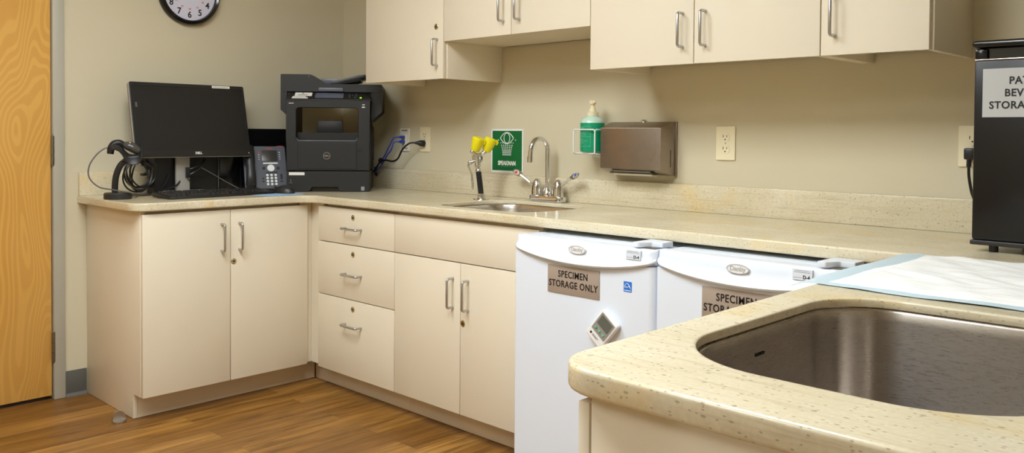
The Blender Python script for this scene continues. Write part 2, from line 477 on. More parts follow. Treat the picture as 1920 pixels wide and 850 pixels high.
# --- left base cabinet (faces +X)
F_, C_, T_, K_ = 0.61, 0.59, 0.5196, 0.1055
YL = -1.4104
c = thing('base_cabinet', 'cream two-door base cabinet under the computer, with its beige side panel showing', 'cabinet', (0.3, -1.0, 0), group=None)
obj('carcass', MB().box(0.004, C_ - .021, YL + .02, -0.597, K_ + .002, HB - .001), M['lam'], c)
obj('side_panel', MB().prism([(0.004, 0.0015), (T_, 0.0015), (T_, K_), (C_, K_), (C_, HB - .001), (0.004, HB - .001)], 'y', YL, YL + 0.0195, bev=0.0008), M['lam'], c)
obj('toe_kick', MB().box(T_ - .018, T_ - .001, YL + .0205, -0.524, 0.0015, K_), M['toe'], c)
obj('filler_strip', MB().box(C_ - .02, C_, -0.655, -0.5905, K_ + .002, HB - .001), M['lam'], c)
for y0, y1, hy, lk in ((YL + .003, -1.0205, -1.062, None), (-1.0165, -0.6246, -0.978, -1.004)):
    d = obj('door', MB().box(C_ + .0025, F_, y0, y1, 0.1045, 0.866, 0.0012), M['lam'], c)
    pull(d, (F_, hy, 0.746), 0.118, (0, 0, 1), (1, 0, 0))
    if lk: lock(d, (F_, lk, 0.635), (1, 0, 0))

# --- drawer cabinet (faces -Y)
XA, XB, XC = 0.6795, 1.2564, 1.672
c = thing('drawer_cabinet', 'cream drawer base cabinet with three stacked locking drawers in the corner', 'cabinet', (0.95, -0.3, 0))
obj('carcass', MB().box(C_ + .002, XB - .001, -C_ + .021, -0.004, K_ + .002, HB - .001), M['lam'], c)
obj('toe_kick', MB().box(T_ + .002, XB - .0005, -T_, -T_ + .017, 0.0015, K_), M['toe'], c)
obj('filler_strip', MB().box(C_ + .0005, 0.70, -C_, -C_ + .02, K_ + .002, HB - .001), M['lam'], c)
for z0, z1, hz, lz in ((0.705, 0.866, 0.778, 0.828), (0.4565, 0.701, 0.570, 0.662), (0.1045, 0.4525, 0.340, 0.414)):
    d = obj('drawer', MB().box(XA, XB - .002, -F_, -C_ - .0005, z0, z1, 0.0012), M['lam'], c)
    pull(d, (0.962, -F_, hz), 0.118, (1, 0, 0), (0, -1, 0))
    lock(d, (0.957, -F_, lz), (0, -1, 0))

# --- sink base cabinet
XE_ = 2.086
c = thing('sink_cabinet', 'cream base cabinet below the small sink, two doors under a plain false front', 'cabinet', (1.67, -0.3, 0))
mb = MB().box(XB + .001, XE_, -C_ + .003, -0.004, K_ + .002, 0.62)
mb.box(XB + .001, XB + .02, -C_ + .003, -0.004, 0.62, HB - .001).box(XE_ - .02, XE_, -C_ + .003, -0.004, 0.62, HB - .001)
mb.box(XB + .02, XE_ - .02, -C_ + .003, -C_ + .02, 0.62, HB - .001)
obj('carcass', mb, M['lam'], c)
obj('toe_kick', MB().box(XB + .0005, XE_, -T_, -T_ + .017, 0.0015, K_), M['toe'], c)
obj('false_front', MB().box(XB + .002, XE_, -F_, -C_ - .0005, 0.705, 0.866, 0.0012), M['lam'], c)
for x0, x1, hx, lk in ((XB + .002, XC - .0018, 1.630, None), (XC + .0018, XE_, 1.718, 1.688)):
    d = obj('door', MB().box(x0, x1, -F_, -C_ - .0005, 0.1045, 0.701, 0.0012), M['lam'], c)
    pull(d, (hx, -F_, 0.580), 0.115, (0, 0, 1), (0, -1, 0))
    if lk: lock(d, (lk, -F_, 0.467), (0, -1, 0))

# --- peninsula cabinet (doors face -X, end panel faces the camera)
c = thing('peninsula_cabinet', 'cream base cabinet under the large sink in the foreground, seen at its end panel', 'cabinet', (3.7, -1.35, 0))
mb = MB().box(3.4690, 3.995, -2.012, -0.66, K_ + .002, 0.60).box(3.4690, 3.995, -0.69, -0.66, 0.60, HB - .001)
obj('carcass', mb, M['lam'], c)
obj('end_panel', MB().prism([(3.535, 0.0015), (3.995, 0.0015), (3.995, HB - .001), (3.4702, HB - .001), (3.4702, K_), (3.535, K_)], 'y', -2.032, -2.0125, bev=0.0008), M['lam'], c)
obj('toe_kick', MB().box(3.536, 3.553, -2.012, -0.66, 0.0015, K_), M['toe'], c)
for y0, y1 in ((-2.032, -1.585), (-1.581, -1.136), (-1.132, -0.69)):
    d = obj('door', MB().box(3.4490, 3.4670, y0, y1, 0.1045, 0.866, 0.0012), M['lam'], c)
    pull(d, (3.4490, y1 - .04, 0.746), 0.118, (0, 0, 1), (-1, 0, 0))

# ------------------------------------------------------------------ wall cabinets
U_, UC, ZU, ZM, ZT = 0.3646, 0.3445, 1.4536, 1.6173, 2.36
def wall_cabinet(label, x0, x1, zb, doors, recess):
    c = thing('wall_cabinet', label, 'cabinet', ((x0 + x1) / 2, -0.17, zb), group='cream wall cabinets over the counter')
    t = 0.019
    for a, b in ((x0, x0 + t), (x1 - t, x1)):
        obj('side_panel', MB().box(a, b, -UC, -0.001, zb, ZT, 0.0006), M['lam'], c)
    obj('carcass', MB().box(x0 + t, x1 - t, -UC + .001, -0.001, zb + recess, zb + recess + .019).box(x0 + t, x1 - t, -UC + .001, -0.001, ZT - .02, ZT)
        .box(x0 + t, x1 - t, -0.012, -0.001, zb + recess, ZT - .02), M['lam'], c)
    for a, b, hx, z0h, z1h, lk in doors:
        d = obj('door', MB().box(a, b, -U_, -UC - .0015, zb, ZT, 0.0012), M['lam'], c)
        pull(d, (hx, -U_, (z0h + z1h) / 2), z1h - z0h, (0, 0, 1), (0, -1, 0))
        if lk: lock(d, (lk[0], -U_, lk[1]), (0, -1, 0))
    return c
wall_cabinet('cream wall cabinet with one locking door, hanging above the printer', 0.7147, 1.2895, ZU,
             [(0.7147, 1.2825, 1.245, 1.513, 1.629, (1.236, 1.686))], 0.034)
wall_cabinet('shorter raised cream wall cabinet above the eyewash sign and gooseneck faucet', 1.291, 2.1135, ZM,
             [(1.2865, 1.699, 1.657, 1.674, 1.79, None), (1.7024, 2.1125, 1.748, 1.674, 1.79, None)], 0.001)
wall_cabinet('wide two-door cream wall cabinet above the paper towel dispenser', 2.1155, 3.005, ZU,
             [(2.1155, 2.561, 2.519, 1.512, 1.627, None), (2.5645, 3.0035, 2.607, 1.512, 1.627, None)], 0.034)
wall_cabinet('narrow cream end wall cabinet nearest the black refrigerator, handle at its left edge', 3.007, 3.325, ZU,
             [(3.0075, 3.318, 3.049, 1.511, 1.626, None)], 0.034)

# ------------------------------------------------------------------ countertop
top = thing('countertop', 'speckled beige solid-surface countertop running round three sides with backsplash', 'countertop', (1.7, -0.3, HB))
OF = 0.63; PX0, PY0, PX1 = 3.388, -2.053, 4.03     # the peninsula's inner edge runs very slightly askew
outline = round_poly([(0.001, -1.45), (OF, -1.45), (OF, -OF), (PX0 - .002, -OF), (PX0 + .020, PY0), (PX1, PY0), (PX1, -0.001), (0.001, -0.001)],
                     [0, 0.075, 0.085, 0.02, 0.078, 0.03, 0, 0], 10)
SINK1 = rrect(1.42, 1.955, -0.545, -0.115, (0.10, 0.11, 0.13, 0.13), 10)
SINK2 = rrect(3.475, 3.955, -1.912, -1.297, (0.165, 0.17, 0.12, 0.12), 14)
me = shape([outline, list(reversed(SINK1)), list(reversed(SINK2))], H - HB, 0.0065, 3)
DECK = 0.017          # the deck itself is thin; only its outer edge is built up
for v in me.vertices:
    if v.co.y > -0.60 and v.co.y < -0.08 and 1.38 < v.co.x < 2.0 or (-1.95 < v.co.y < -1.26 and 3.44 < v.co.x < 3.99):
        v.co.z = (H - HB) - ((H - HB) - v.co.z) * DECK / (H - HB)
obj('slab', MB().mesh(me, Matrix.Translation((0, 0, HB))), M['counter'], top, angle=50)
obj('backsplash', MB().box(0.021, PX1, -0.02, -0.0012, H + .0002, 1.0195, 0.0025), M['counter'], top)
obj('backsplash', MB().box(0.0012, 0.0205, -1.446, -0.0012, H + .0002, 1.0195, 0.0025), M['counter'], top)

def basin(name, label, loop, depth, m, drain):
    cx = sum(p[0] for p in loop) / len(loop); cy = sum(p[1] for p in loop) / len(loop)
    r = thing(name, label, 'sink', (cx, cy, H - DECK - depth))
    b = bmesh.new()
    def ring(grow, z, sc=1.0):
        out = []
        n = len(loop)
        for i in range(n):
            p = Vector(loop[i]); d = (Vector(loop[(i + 1) % n]) - Vector(loop[i - 1])).normalized()
            nn = Vector((d.y, -d.x)); q = p + nn * grow
            q = Vector((cx, cy)) + (q - Vector((cx, cy))) * sc
            out.append(b.verts.new((q.x, q.y, z)))
        return out
    zt = H - DECK - 0.0006
    rings = [ring(0.0068, zt), ring(-0.002, zt), ring(-0.0045, zt - .001), ring(-0.006, zt - .004), ring(-0.0068, zt - .02), ring(-0.012, zt - depth + .05), ring(-0.016, zt - depth + .025), ring(-0.03, zt - depth + .007),
             ring(-0.055, zt - depth), ring(-0.055, zt - depth - .004, 0.5), ring(-0.055, zt - depth - .006, 0.16)]
    for a, c2 in zip(rings, rings[1:]):
        for i in range(len(a)): b.faces.new((a[i], a[(i + 1) % len(a)], c2[(i + 1) % len(a)], c2[i]))
    b.faces.new(rings[-1])
    bmesh.ops.recalc_face_normals(b, faces=b.faces)
    for f in b.faces: f.normal_flip()
    mb = MB(); mb.bm.free(); mb.bm = b
    o = obj('bowl', mb, m, r, angle=60)
    obj('drain', MB().lathe([(0.045, 0), (0.045, 0.003), (0.036, 0.004), (0.03, -0.004), (0.002, -0.006)], (drain[0], drain[1], zt - depth - .003), (0, 0, 1), 28), M['chrome'], r)
    return r
basin('bar_sink', 'small stainless undermount sink in the back counter below the gooseneck faucet', SINK1, 0.15, M['steel'], (1.69, -0.32))
sk = basin('large_sink', 'large deep stainless undermount sink in the foreground counter', SINK2, 0.235, M['steel_big'], (3.7, -1.6))
writing('maker_stamp', 'BLANCO', 0.0075, (3.4822, -1.616, 0.858), M['ink'], sk, FACE_X, fat=0.0001, depth=0.0012)

# ------------------------------------------------------------------ ceiling lights
def troffer(x, y, label, dm, sx=0.62, sy=1.0):
    t = thing('ceiling_light', label, 'light', (x, y, RH - .03), group='fluorescent ceiling troffers')
    a, b = sx / 2, sy / 2
    mb = MB().box(x - a - .03, x - a, y - b - .03, y + b + .03, RH - .03, RH - .001).box(x + a, x + a + .03, y - b - .03, y + b + .03, RH - .03, RH - .001)
    mb.box(x - a, x + a, y - b - .03, y - b, RH - .03, RH - .001).box(x - a, x + a, y + b, y + b + .03, RH - .03, RH - .001)
    obj('frame', mb, M['whiteplastic'], t)
    obj('diffuser', MB().box(x - a, x + a, y - b, y + b, RH - .022, RH - .012), dm, t)
    return t
troffer(1.75, -2.05, 'left fluorescent troffer in the ceiling, in front of the computer counter', M['diffuser_left'])
troffer(2.85, -2.1, 'right fluorescent troffer in the ceiling, in front of the refrigerators', M['diffuser'])
troffer(2.3, -3.9, 'unseen fill light panel added in the ceiling far from the counters', M['diffuser_fill'], 0.62, 1.24)  # added fill, brightens the front-facing surfaces; no known fixture stands here

# ------------------------------------------------------------------ small refrigerators
def fridge(label, x0, x1, zt, cover_word, note, sign):
    r = thing('refrigerator', label, 'refrigerator', ((x0 + x1) / 2, -0.4, 0), group='white under-counter refrigerators')
    yb, yd = -0.690, -0.745
    body = MB().box(x0 + .004, x1 - .004, yb, -0.09, 0.03, zt - .002, 0.006)
    obj('body', body, M['white'], r)
    for fx in (x0 + .05, x1 - .05):
        for fy in (yb + .05, -0.14): obj('foot', MB().cyl((fx, fy, 0.0006), (fx, fy, 0.0305), 0.018), M['black'], r)
    # door: slab with rounded vertical edges
    dm = shape([rrect(x0, x1, yd, yb - .006, (0.012, 0.022, 0.002, 0.002), 8)], zt - .052 - .05, 0.0)
    d = obj('door', MB().mesh(dm, Matrix.Translation((0, 0, 0.05))), M['white'], r)
    obj('gasket', MB().box(x0 + .012, x1 - .012, yb - .0058, yb - .0003, 0.06, zt - .02), M['plate'], r)
    # top cap: swells forward, its lower edge sags in a shallow arc
    b = bmesh.new(); N = 40; rows = []
    W = x1 - x0
    for i in range(N + 1):
        u = i / N; x = x0 + W * u
        e = min(u, 1 - u) * W
        edge = max(0.0, 1 - e / 0.03)
        back = 0.016 * (1 - math.sqrt(max(0, 1 - edge * edge)))
        zl = zt - .034 - .036 * (1 - (2 * u - 1) ** 2) ** 0.8
        bow = 0.010 * (1 - (2 * u - 1) ** 2)
        sec = [(yb - .006, zt - .058), (yd + .004, zl - .008), (yd - .006 - bow + back, zl - .006), (yd - .009 - bow + back, zl - .001), (yd - .006 - bow + back, zl + .004),
               (yd - .001 - bow * .8 + back, zl + .012), (yd + .001 - bow * .3 + back, (zl + zt) / 2 + .006), (yd + .002 + back, zt - .006), (yd + .005 + back, zt - .001), (yd + .010 + back, zt), (yb - .006, zt)]
        rows.append([b.verts.new((x, y, z)) for y, z in sec])
    for p, q in zip(rows, rows[1:]):
        for j in range(len(p)): b.faces.new((p[j], q[j], q[(j + 1) % len(p)], p[(j + 1) % len(p)]))
    b.faces.new(list(reversed(rows[0]))); b.faces.new(rows[-1])
    bmesh.ops.recalc_face_normals(b, faces=b.faces)
    mb = MB(); mb.bm.free(); mb.bm = b
    cap = obj('handle_cap', mb, M['white'], d, angle=50)
    # hinge cover on the right-hand corner
    hx = x1 - .085
    hp = round_poly([(hx, yb + .05), (hx, yd + .006), (hx + .024, yd + .002), (hx + .046, yb - .012), (x1 - .002, yb - .008), (x1 - .002, yb + .05)], [0.003, .005, .008, .008, .005, .003], 4)
    obj('hinge_cover', MB().mesh(shape([hp], 0.015, 0.0015), Matrix.Translation((0, 0, zt + .0035))).box(hx + .02, x1 - .02, yb - .002, yb + .04, zt - .003, zt + .004), M['white'], r)
    obj('hinge_bracket', MB().box(hx + .025, x1 - .012, yd + .020, yb + .01, zt + .0005, zt + .0035), M['hinge'], r)
    # oval badge on the cap
    bx = x0 + W * cover_word
    ya = yd - .0075
    ov = [(0.0345 * math.cos(2 * PI * i / 40), 0.0135 * math.sin(2 * PI * i / 40)) for i in range(40)]
    ov2 = [(x * .93, y * .86) for x, y in ov]
    zb_ = zt - .026
    bd = obj('badge', MB().mesh(shape([ov], 0.006, 0.001), at((bx, ya + .005, zb_))), M['whiteplastic'], d)
    obj('badge_ring', MB().mesh(shape([ov, list(reversed(ov2))], 0.0008), at((bx, ya - .0010, zb_))), M['badge'], bd)
    writing('badge_lettering', 'Danby', 0.0185, (bx, ya - .0014, zb_ + .0005), M['badge'], bd, fat=0.0004)
    # inventory sticker
    sx = x0 + W * note[0]
    st = obj('sticker', MB().box(sx - .027, sx + .027, yd - .0066, yd + .002, zt - .034, zt - .006), M['white'], d)
    lines = MB()
    rr = random.Random(int(x0 * 100))
    for j, (zz, a, bq) in enumerate(((zt - .0095, -.019, .019), (zt - .0135, -.022, .023), (zt - .028, -.024, .0))):
        x = a
        while x < bq:
            wd = rr.uniform(.0025, .006); lines.box(sx + x, sx + min(x + wd, bq), yd - .0072, yd - .0064, zz - .0006, zz + .0006); x += wd + .0012
    obj('sticker_print', lines, M['greyink'], st)
    writing('sticker_writing', note[1], 0.013, (sx + .012, yd - .0071, zt - .0265), M['ink'], st, fat=0.0002)
    # taupe sign
    s0, s1, z0, z1 = sign
    sg = obj('sign', MB().box(s0, s1, yd - .003, yd - .0002, z0, z1, 0.0006), M['taupe'], d)
    cxs = (s0 + s1) / 2; hh = z1 - z0
    writing('sign_lettering', 'SPECIMEN', 0.031, (cxs, yd - .0034, z0 + hh * .70), M['ink'], sg, fat=0.0005, sx=0.84, space=1.1)
    writing('sign_lettering', 'STORAGE ONLY', 0.031, (cxs, yd - .0034, z0 + hh * .34), M['ink'], sg, fat=0.0005, sx=0.84, space=1.1)
    return r, d
f1, d1 = fridge('white refrigerator next to the sink cabinet, with a digital thermometer stuck on its door', 2.094, 2.675, 0.864, 0.495, (0.875, 'D-4'), (2.252, 2.470, 0.687, 0.778))
f2r, d2 = fridge('white refrigerator nearest the foreground peninsula, its door half hidden by the counter corner', 2.681, 3.262, 0.868, 0.475, (0.795, 'D-6'), (2.842, 3.060, 0.690, 0.781))
# energy label on the first door
yd = -0.745
es = obj('energy_label', MB().box(2.564, 2.594, yd - .0012, yd - .0002, 0.727, 0.759), M['estar'], d1)
mb = MB()
arc = [(2.567 + .024 * t, yd - .0016, 0.7375 + 0.0155 * math.sin(PI * (0.12 + 0.88 * t))) for t in [i / 12 for i in range(13)]]
mb.tube(arc, 0.0009, 6)
mb.tube([(2.568, yd - .0016, .7395), (2.5725, yd - .0016, .743), (2.577, yd - .0016, .7405), (2.583, yd - .0016, .744), (2.590, yd - .0016, .7405)], 0.0008, 6, smooth=4)
mb.box(2.567, 2.592, yd - .0018, yd - .0011, 0.7305, 0.7325)
obj('energy_mark', mb, M['whiteink'], es)

# thermometer on the first refrigerator
t = thing('thermometer', 'white digital thermometer stuck slanting on the first refrigerator door', 'thermometer', (2.4945, yd - .0004, 0.6005))
TH = Matrix.Rotation(math.radians(40), 4, 'Y')
def tloc(me_or_mb): pass
b0 = MB().mesh(shape([rrect(-.038, .038, -.053, .053, .006, 5)], 0.022, 0.003), RX)
b0.xform(TH)
obj('case', b0, M['whiteplastic'], t, local=True)
for nm, lp, th, mt in (('faceplate', rrect(-.031, .031, -.022, .047, .003, 4), 0.0012, M['thermog']), ('display', rrect(-.025, .025, .006, .042, .001, 3), 0.0020, M['lcd'])):
    q = MB().mesh(shape([lp], th), Matrix.Translation((0, -.0221, 0)) @ RX).xform(TH)
    obj(nm, q, mt, t, local=True)
for i in range(3):
    q = MB().lathe([(0.0036, 0), (0.0036, .003), (0.0026, .0038)], (-.018 + .018 * i, -.0230, -.008), (0, -1, 0), 14).xform(TH)
    obj('button', q, M['thermobtn'], t, local=True)
q = MB().mesh(glyphs('22.5', 0.017, fat=0.0001), Matrix.Translation((.0, -.0243, .024)) @ RX) if False else MB().lathe([(.0042, 0), (.0042, .0004)], (-.022, -.0223, -.036), (0, -1, 0), 16).box(-.014, .014, -.0227, -.0222, -.035, -.0335).box(-.014, .008, -.0227, -.0222, -.039, -.0375)
obj('maker_mark', q.xform(TH), M['ink'], t, local=True)

# ------------------------------------------------------------------ black beverage refrigerator
r = thing('beverage_refrigerator', 'black countertop refrigerator with a silver patient beverage sign at the right edge', 'refrigerator', (3.69, -0.25, H))
bx0, bx1 = 3.459, 3.93
obj('body', MB().box(bx0 + .003, bx1 - .003, -0.395, -0.06, 0.942, 1.440, 0.004), M['blackfr'], r)
d = obj('door', MB().box(bx0, bx1, -0.450, -0.399, 0.945, 1.411, 0.006), M['blackfr'], r)
obj('door_foot_rail', MB().box(bx0 - .003, bx1 + .003, -0.453, -0.399, 0.932, 0.9445, 0.003), M['black2'], r)
h = obj('handle_recess', MB().box(bx0 + .008, bx1 - .008, -0.438, -0.399, 1.4115, 1.4385).box(bx0, bx0 + .03, -0.449, -0.40, 1.4115, 1.4385, 0.004).box(bx1 - .03, bx1, -0.449, -0.40, 1.4115, 1.4385, 0.004), M['blackgloss'], d)
obj('trim_line', MB().box(bx0 + .002, bx1 - .002, -0.4525, -0.4495, 1.408, 1.4112, 0.001), M['chrome'], d)
obj('lid', MB().box(bx0 - .004, bx1 + .004, -0.462, -0.06, 1.4405, 1.459, 0.008, seg=4), M['blackgloss'], r)
for fx in (bx0 + .047, bx1 - .047):
    for fy in (-0.425, -0.10): obj('foot', MB().cyl((fx, fy, TOPC), (fx, fy, 0.943), 0.011), M['black'], r)
sg = obj('sign', MB().box(3.480, 3.702, -0.4518, -0.4502, 1.262, 1.386), M['silversign'], d)
for i, s in enumerate(('PATIENT', 'BEVERAGE', 'STORAGE ONLY')):
    writing('sign_lettering', s, 0.0262, (3.591, -0.4522, 1.354 - .031 * i), M['ink'], sg, fat=0.0006, sx=0.93, space=1.08)

# ------------------------------------------------------------------ wall plates
def plate_mesh(cx, z0, z1, w2): return MB().mesh(shape([rrect(cx - w2, cx + w2, z0, z1, 0.004, 4)], 0.006, 0.002), at((0, -0.0006, 0)))
def receptacle(parent, cx, cz, m):
    lp = [(0.0185 * math.cos(a), max(-.0165, min(.0165, 0.0205 * math.sin(a)))) for a in [2 * PI * i / 32 for i in range(32)]]
    f = obj('receptacle', MB().mesh(shape([lp], 0.0022, 0.0004), at((cx, -0.0064, cz))), m, parent)
    obj('slots', MB().box(cx - .009, cx - .0066, -0.0092, -0.0084, cz - .001, cz + .009).box(cx + .006, cx + .0084, -0.0092, -0.0084, cz, cz + .008).lathe([(.0027, 0), (.0027, .0006)], (cx, -0.0086, cz - .0085), (0, -1, 0), 12), M['lockhole'], f)
    return f
def outlet(label, cx, z0, z1, m, w2=0.0405):
    o = thing('wall_outlet', label, 'outlet', (cx, 0, z0), group='duplex outlets on the back wall')
    obj('cover_plate', plate_mesh(cx, z0, z1, w2), m, o)
    c = (z0 + z1) / 2
    receptacle(o, cx, c + .0225, m); receptacle(o, cx, c - .0225, m)
    obj('screw', MB().lathe([(.0032, 0), (.0026, .0008)], (cx, -0.0065, c), (0, -1, 0), 10), M['nickel'], o)
    return o
outlet('ivory duplex outlet with both sockets free, right of the towel dispenser', 2.4795, 1.1175, 1.2455, M['ivory'])
outlet('ivory duplex outlet half hidden behind the black refrigerator', 3.3315, 1.119, 1.247, M['ivory'])
outlet('ivory duplex outlet right of the printer with a black plug in it', 0.7365, 1.1155, 1.2435, M['ivory'])
o = thing('data_outlet', 'white data jack plate with two blue network plugs in it', 'outlet', (0.570, 0, 1.115))
obj('cover_plate', plate_mesh(0.570, 1.115, 1.237, 0.038), M['plate'], o)
obj('jack_insert', MB().box(0.553, 0.587, -0.0095, -0.0066, 1.145, 1.206, 0.001), M['plate'], o)
obj('label_strip', MB().box(0.546, 0.594, -0.0075, -0.0067, 1.221, 1.229).box(0.546, 0.594, -0.0075, -0.0067, 1.127, 1.135), M['greyink'], o)

# ------------------------------------------------------------------ cords at the wall
def cord(name, label, pts, r, m, plug=None, cat='cable', smooth=8, group=None, n=8):
    t = thing(name, label, cat, pts[-1], group=group)
    obj('cord', MB().tube(pts, r, n, smooth), m, t)
    if plug: obj('plug', plug, m, t)
    return t
for zj, lab, dz, dx in ((1.190, 'blue network cable plugged into the upper data jack', 0.004, 0.0), (1.166, 'blue network cable plugged into the lower data jack', -0.006, 0.012)):
    pg = MB().box(0.561, 0.579, -0.032, -0.0098, zj - .008, zj + .008, 0.002).box(0.564, 0.576, -0.045, -0.032, zj - .005, zj + .005, 0.002)
    cord('network_cable', lab, [(0.570, -0.044, zj), (0.552, -0.064, zj - .006), (0.520 + dx, -0.066, zj - .045), (0.478 + dx, -0.060, 1.098 + dz), (0.440 + dx, -0.057, 1.058 + dz), (0.402, -0.058, 1.024 + dz * 2), (0.365 + dx, -0.050, 1.012 + dz * 2), (0.345 + dx, -0.026, 1.008 + dz * 2), (0.330 + dx, -0.02 - dx, 0.985)], 0.0036, M['bluecable'], pg, group='blue network cables by the printer')
pg = MB().lathe([(0.016, 0), (0.017, .004), (0.016, .022), (0.010, .034), (0.006, .05)], (0.7365, -0.0098, 1.158), (-0.45, -1, 0.08), 14)
cord('power_cord', 'black power cord plugged into the outlet right of the printer', [(0.714, -0.055, 1.162), (0.690, -0.072, 1.158), (0.640, -0.075, 1.128), (0.595, -0.07, 1.078), (0.545, -0.066, 1.062), (0.490, -0.064, 1.066), (0.440, -0.066, 1.058), (0.400, -0.066, 1.015), (0.372, -0.058, 1.002), (0.350, -0.030, 0.998), (0.352, -0.026, 0.975)], 0.0048, M['cable'], pg)
tag(settle(obj('cable_tie', MB().lathe([(0.016, -.006), (0.0175, 0), (0.016, .006), (0.008, .006), (0.008, -.006), (0.016, -.006)], (0.441, -0.061, 1.062), (-0.7, 0, -0.6), 18, cap=False), M['black'])), 'black tie holding the blue and black cables together beside the printer', 'cable tie')
pg = MB().box(3.317, 3.346, -0.045, -0.0098, 1.142, 1.178, 0.005).tube([(3.331, -0.036, 1.145), (3.331, -0.038, 1.12)], 0.007, 10)
cord('power_cord', 'black plug and cord hanging beside the black refrigerator', [(3.331, -0.038, 1.121), (3.333, -0.038, 1.085), (3.345, -0.038, 1.03), (3.375, -0.038, 0.975), (3.41, -0.042, 0.93), (3.44, -0.042, 0.9195)], 0.0045, M['cable'], pg)

# ------------------------------------------------------------------ eyewash sign
s = thing('eyewash_sign', 'green eyewash sign with a white eye and water drops on the wall', 'sign', (1.327, 0, 1.0275))
obj('plate', MB().mesh(shape([rrect(1.222, 1.432, 1.0275, 1.234, 0.007, 5)], 0.002), at((0, -0.0006, 0))), M['whiteplastic'], s)
obj('green_panel', MB().mesh(shape([rrect(1.2305, 1.4235, 1.038, 1.2255, 0.001, 2)], 0.0006), at((0, -0.0027, 0))), M['green'], s)
ex, ez, Y3 = 1.327, 1.191, -0.0036
mb = MB()
for sgn in (1, -1):
    mb.tube([(ex + .043 * math.cos(PI * i / 16), Y3, ez + sgn * .027 * (1 - math.cos(PI * i / 16) ** 2)) for i in range(17)], 0.0018, 6)
mb.tube([(ex + .019 * math.cos(2 * PI * i / 28), Y3, ez + .0235 * math.sin(2 * PI * i / 28)) for i in range(29)], 0.0017, 6)
obj('eye_symbol', mb, M['whiteink'], s)
mb = MB()
def dot(x, z, a=0.0022): mb.box(x - a, x + a, -0.0042, -0.0034, z - a, z + a)
for x in (-.056, .056): dot(ex + x, ez - .009, .0026)
for x in (-.040, -.028, .028, .040): dot(ex + x, ez - .0225)
for row, (n_, hw) in enumerate(((6, .034), (6, .031), (6, .028), (7, .0265), (7, .0255), (7, .025))):
    for i in range(n_): dot(ex - hw + 2 * hw * i / (n_ - 1), ez - .034 - row * .0088, .0026)
obj('water_drops', mb, M['whiteink'], s)
writing('lettering', 'SPEAKMAN', 0.0275, (ex, -0.0034, 1.0725), M['whiteink'], s, fat=0.0011, sx=0.84, depth=0.0005)
writing('web_address', 'www.speakman.com', 0.0095, (ex, -0.0034, 1.0585), M['teal'], s, depth=0.0005)
mb = MB()
for x in (1.228, 1.426):
    for z in (1.033, 1.2285): mb.lathe([(.0022, 0), (.0022, .0006)], (x, -0.0026, z), (0, -1, 0), 10)
obj('screws', mb, M['greyink'], s)

# ------------------------------------------------------------------ faucet
fx, fy = 1.640, -0.066
t = thing('faucet', 'chrome gooseneck faucet with two wrist-blade handles behind the small sink', 'faucet', (fx, fy, H))
bp = [(p[0], p[1]) for p in rrect(fx - .098, fx + .098, fy - .026, fy + .026, .024, 8)]
obj('deck_plate', MB().mesh(shape([bp], 0.026, 0.006, 3), Matrix.Translation((0, 0, TOPC))), M['chrome'], t)
R_ = 0.049; zs = H + .228
pts = [(fx, fy, H + .03), (fx, fy, H + .1), (fx, fy, zs)] + [(fx - .01 * k / 10, fy - R_ + R_ * math.cos(PI * k / 10), zs + R_ * math.sin(PI * k / 10)) for k in range(1, 11)] + [(fx - .011, fy - 2 * R_ - .003, zs - .028)]
sp = obj('spout', MB().tube(pts, 0.0105, 16).lathe([(0.024, 0), (0.023, .014), (0.0165, .026), (0.0125, .034)], (fx, fy, H + .026), (0, 0, 1), 24), M['chrome'], t)
obj('aerator', MB().cyl((fx - .011, fy - 2 * R_ - .003, zs - .028), (fx - .011, fy - 2 * R_ - .0045, zs - .054), 0.0122, 18), M['chrome'], sp)
for sgn, dotm, L_ in ((-1, M['red'], 0.118), (1, M['blue'], 0.128)):
    hx = fx + sgn * .062
    hd = obj('handle', MB().lathe([(0.025, 0), (0.0245, .02), (0.022, .04), (0.016, .062), (0.008, .072), (0.001, .074)], (hx, fy, H + .026), (0, 0, 1), 24)
             .tube([(hx + sgn * .006, fy, H + .078), (hx + sgn * .03, fy - .004, H + .078), (hx + sgn * .055, fy - .008, H + .094), (hx + sgn * .085, fy - .012, H + .112)], .008, 10, 5, radii=[.009, .006, .0055, .008], flat=(1.3, 0.8)), M['chrome'], t)
    dx = Vector((sgn * .9, -.12, .32)).normalized(); nrm = Vector((0.05, -.9, .55)).normalized(); sd = dx.cross(nrm).normalized(); nrm = sd.cross(dx).normalized()
    base = Vector((hx + sgn * .080, fy - .0115, H + .1105))
    bl = bmesh.new()
    outl = [(0, .006), (.014, .0135), (.032, .0155), (.047, .012), (.054, .005), (.052, -.005), (.036, -.0125), (.016, -.0135), (0, -.006)]
    A = [bl.verts.new(base + dx * u + sd * v + nrm * .0025) for u, v in outl]; B = [bl.verts.new(base + dx * u + sd * v - nrm * .0025) for u, v in outl]
    bl.faces.new(A); bl.faces.new(list(reversed(B)))
    for i in range(len(A)): bl.faces.new((A[i], A[(i + 1) % len(A)], B[(i + 1) % len(A)], B[i]))
    bmesh.ops.recalc_face_normals(bl, faces=bl.faces)
    mb = MB(); mb.merge(bl); obj('blade', mb, M['chrome'], hd)
    nf = nrm if nrm.y < 0 else -nrm
    bl = bmesh.new(); A = [bl.verts.new(base + dx * (u * .58 + .019) + sd * v * .74 + nf * .0029) for u, v in outl]; bl.faces.new(A if A else A)
    bmesh.ops.solidify(bl, geom=list(bl.faces), thickness=0.0004)
    mb = MB(); mb.merge(bl); obj('blade_label', mb, M['whiteplastic'], hd)
    mb = MB().lathe([(0.0072, 0), (0.0072, .0007)], base + dx * .034 + nf * .0030, nf, 16); obj('temperature_dot', mb, dotm, hd)

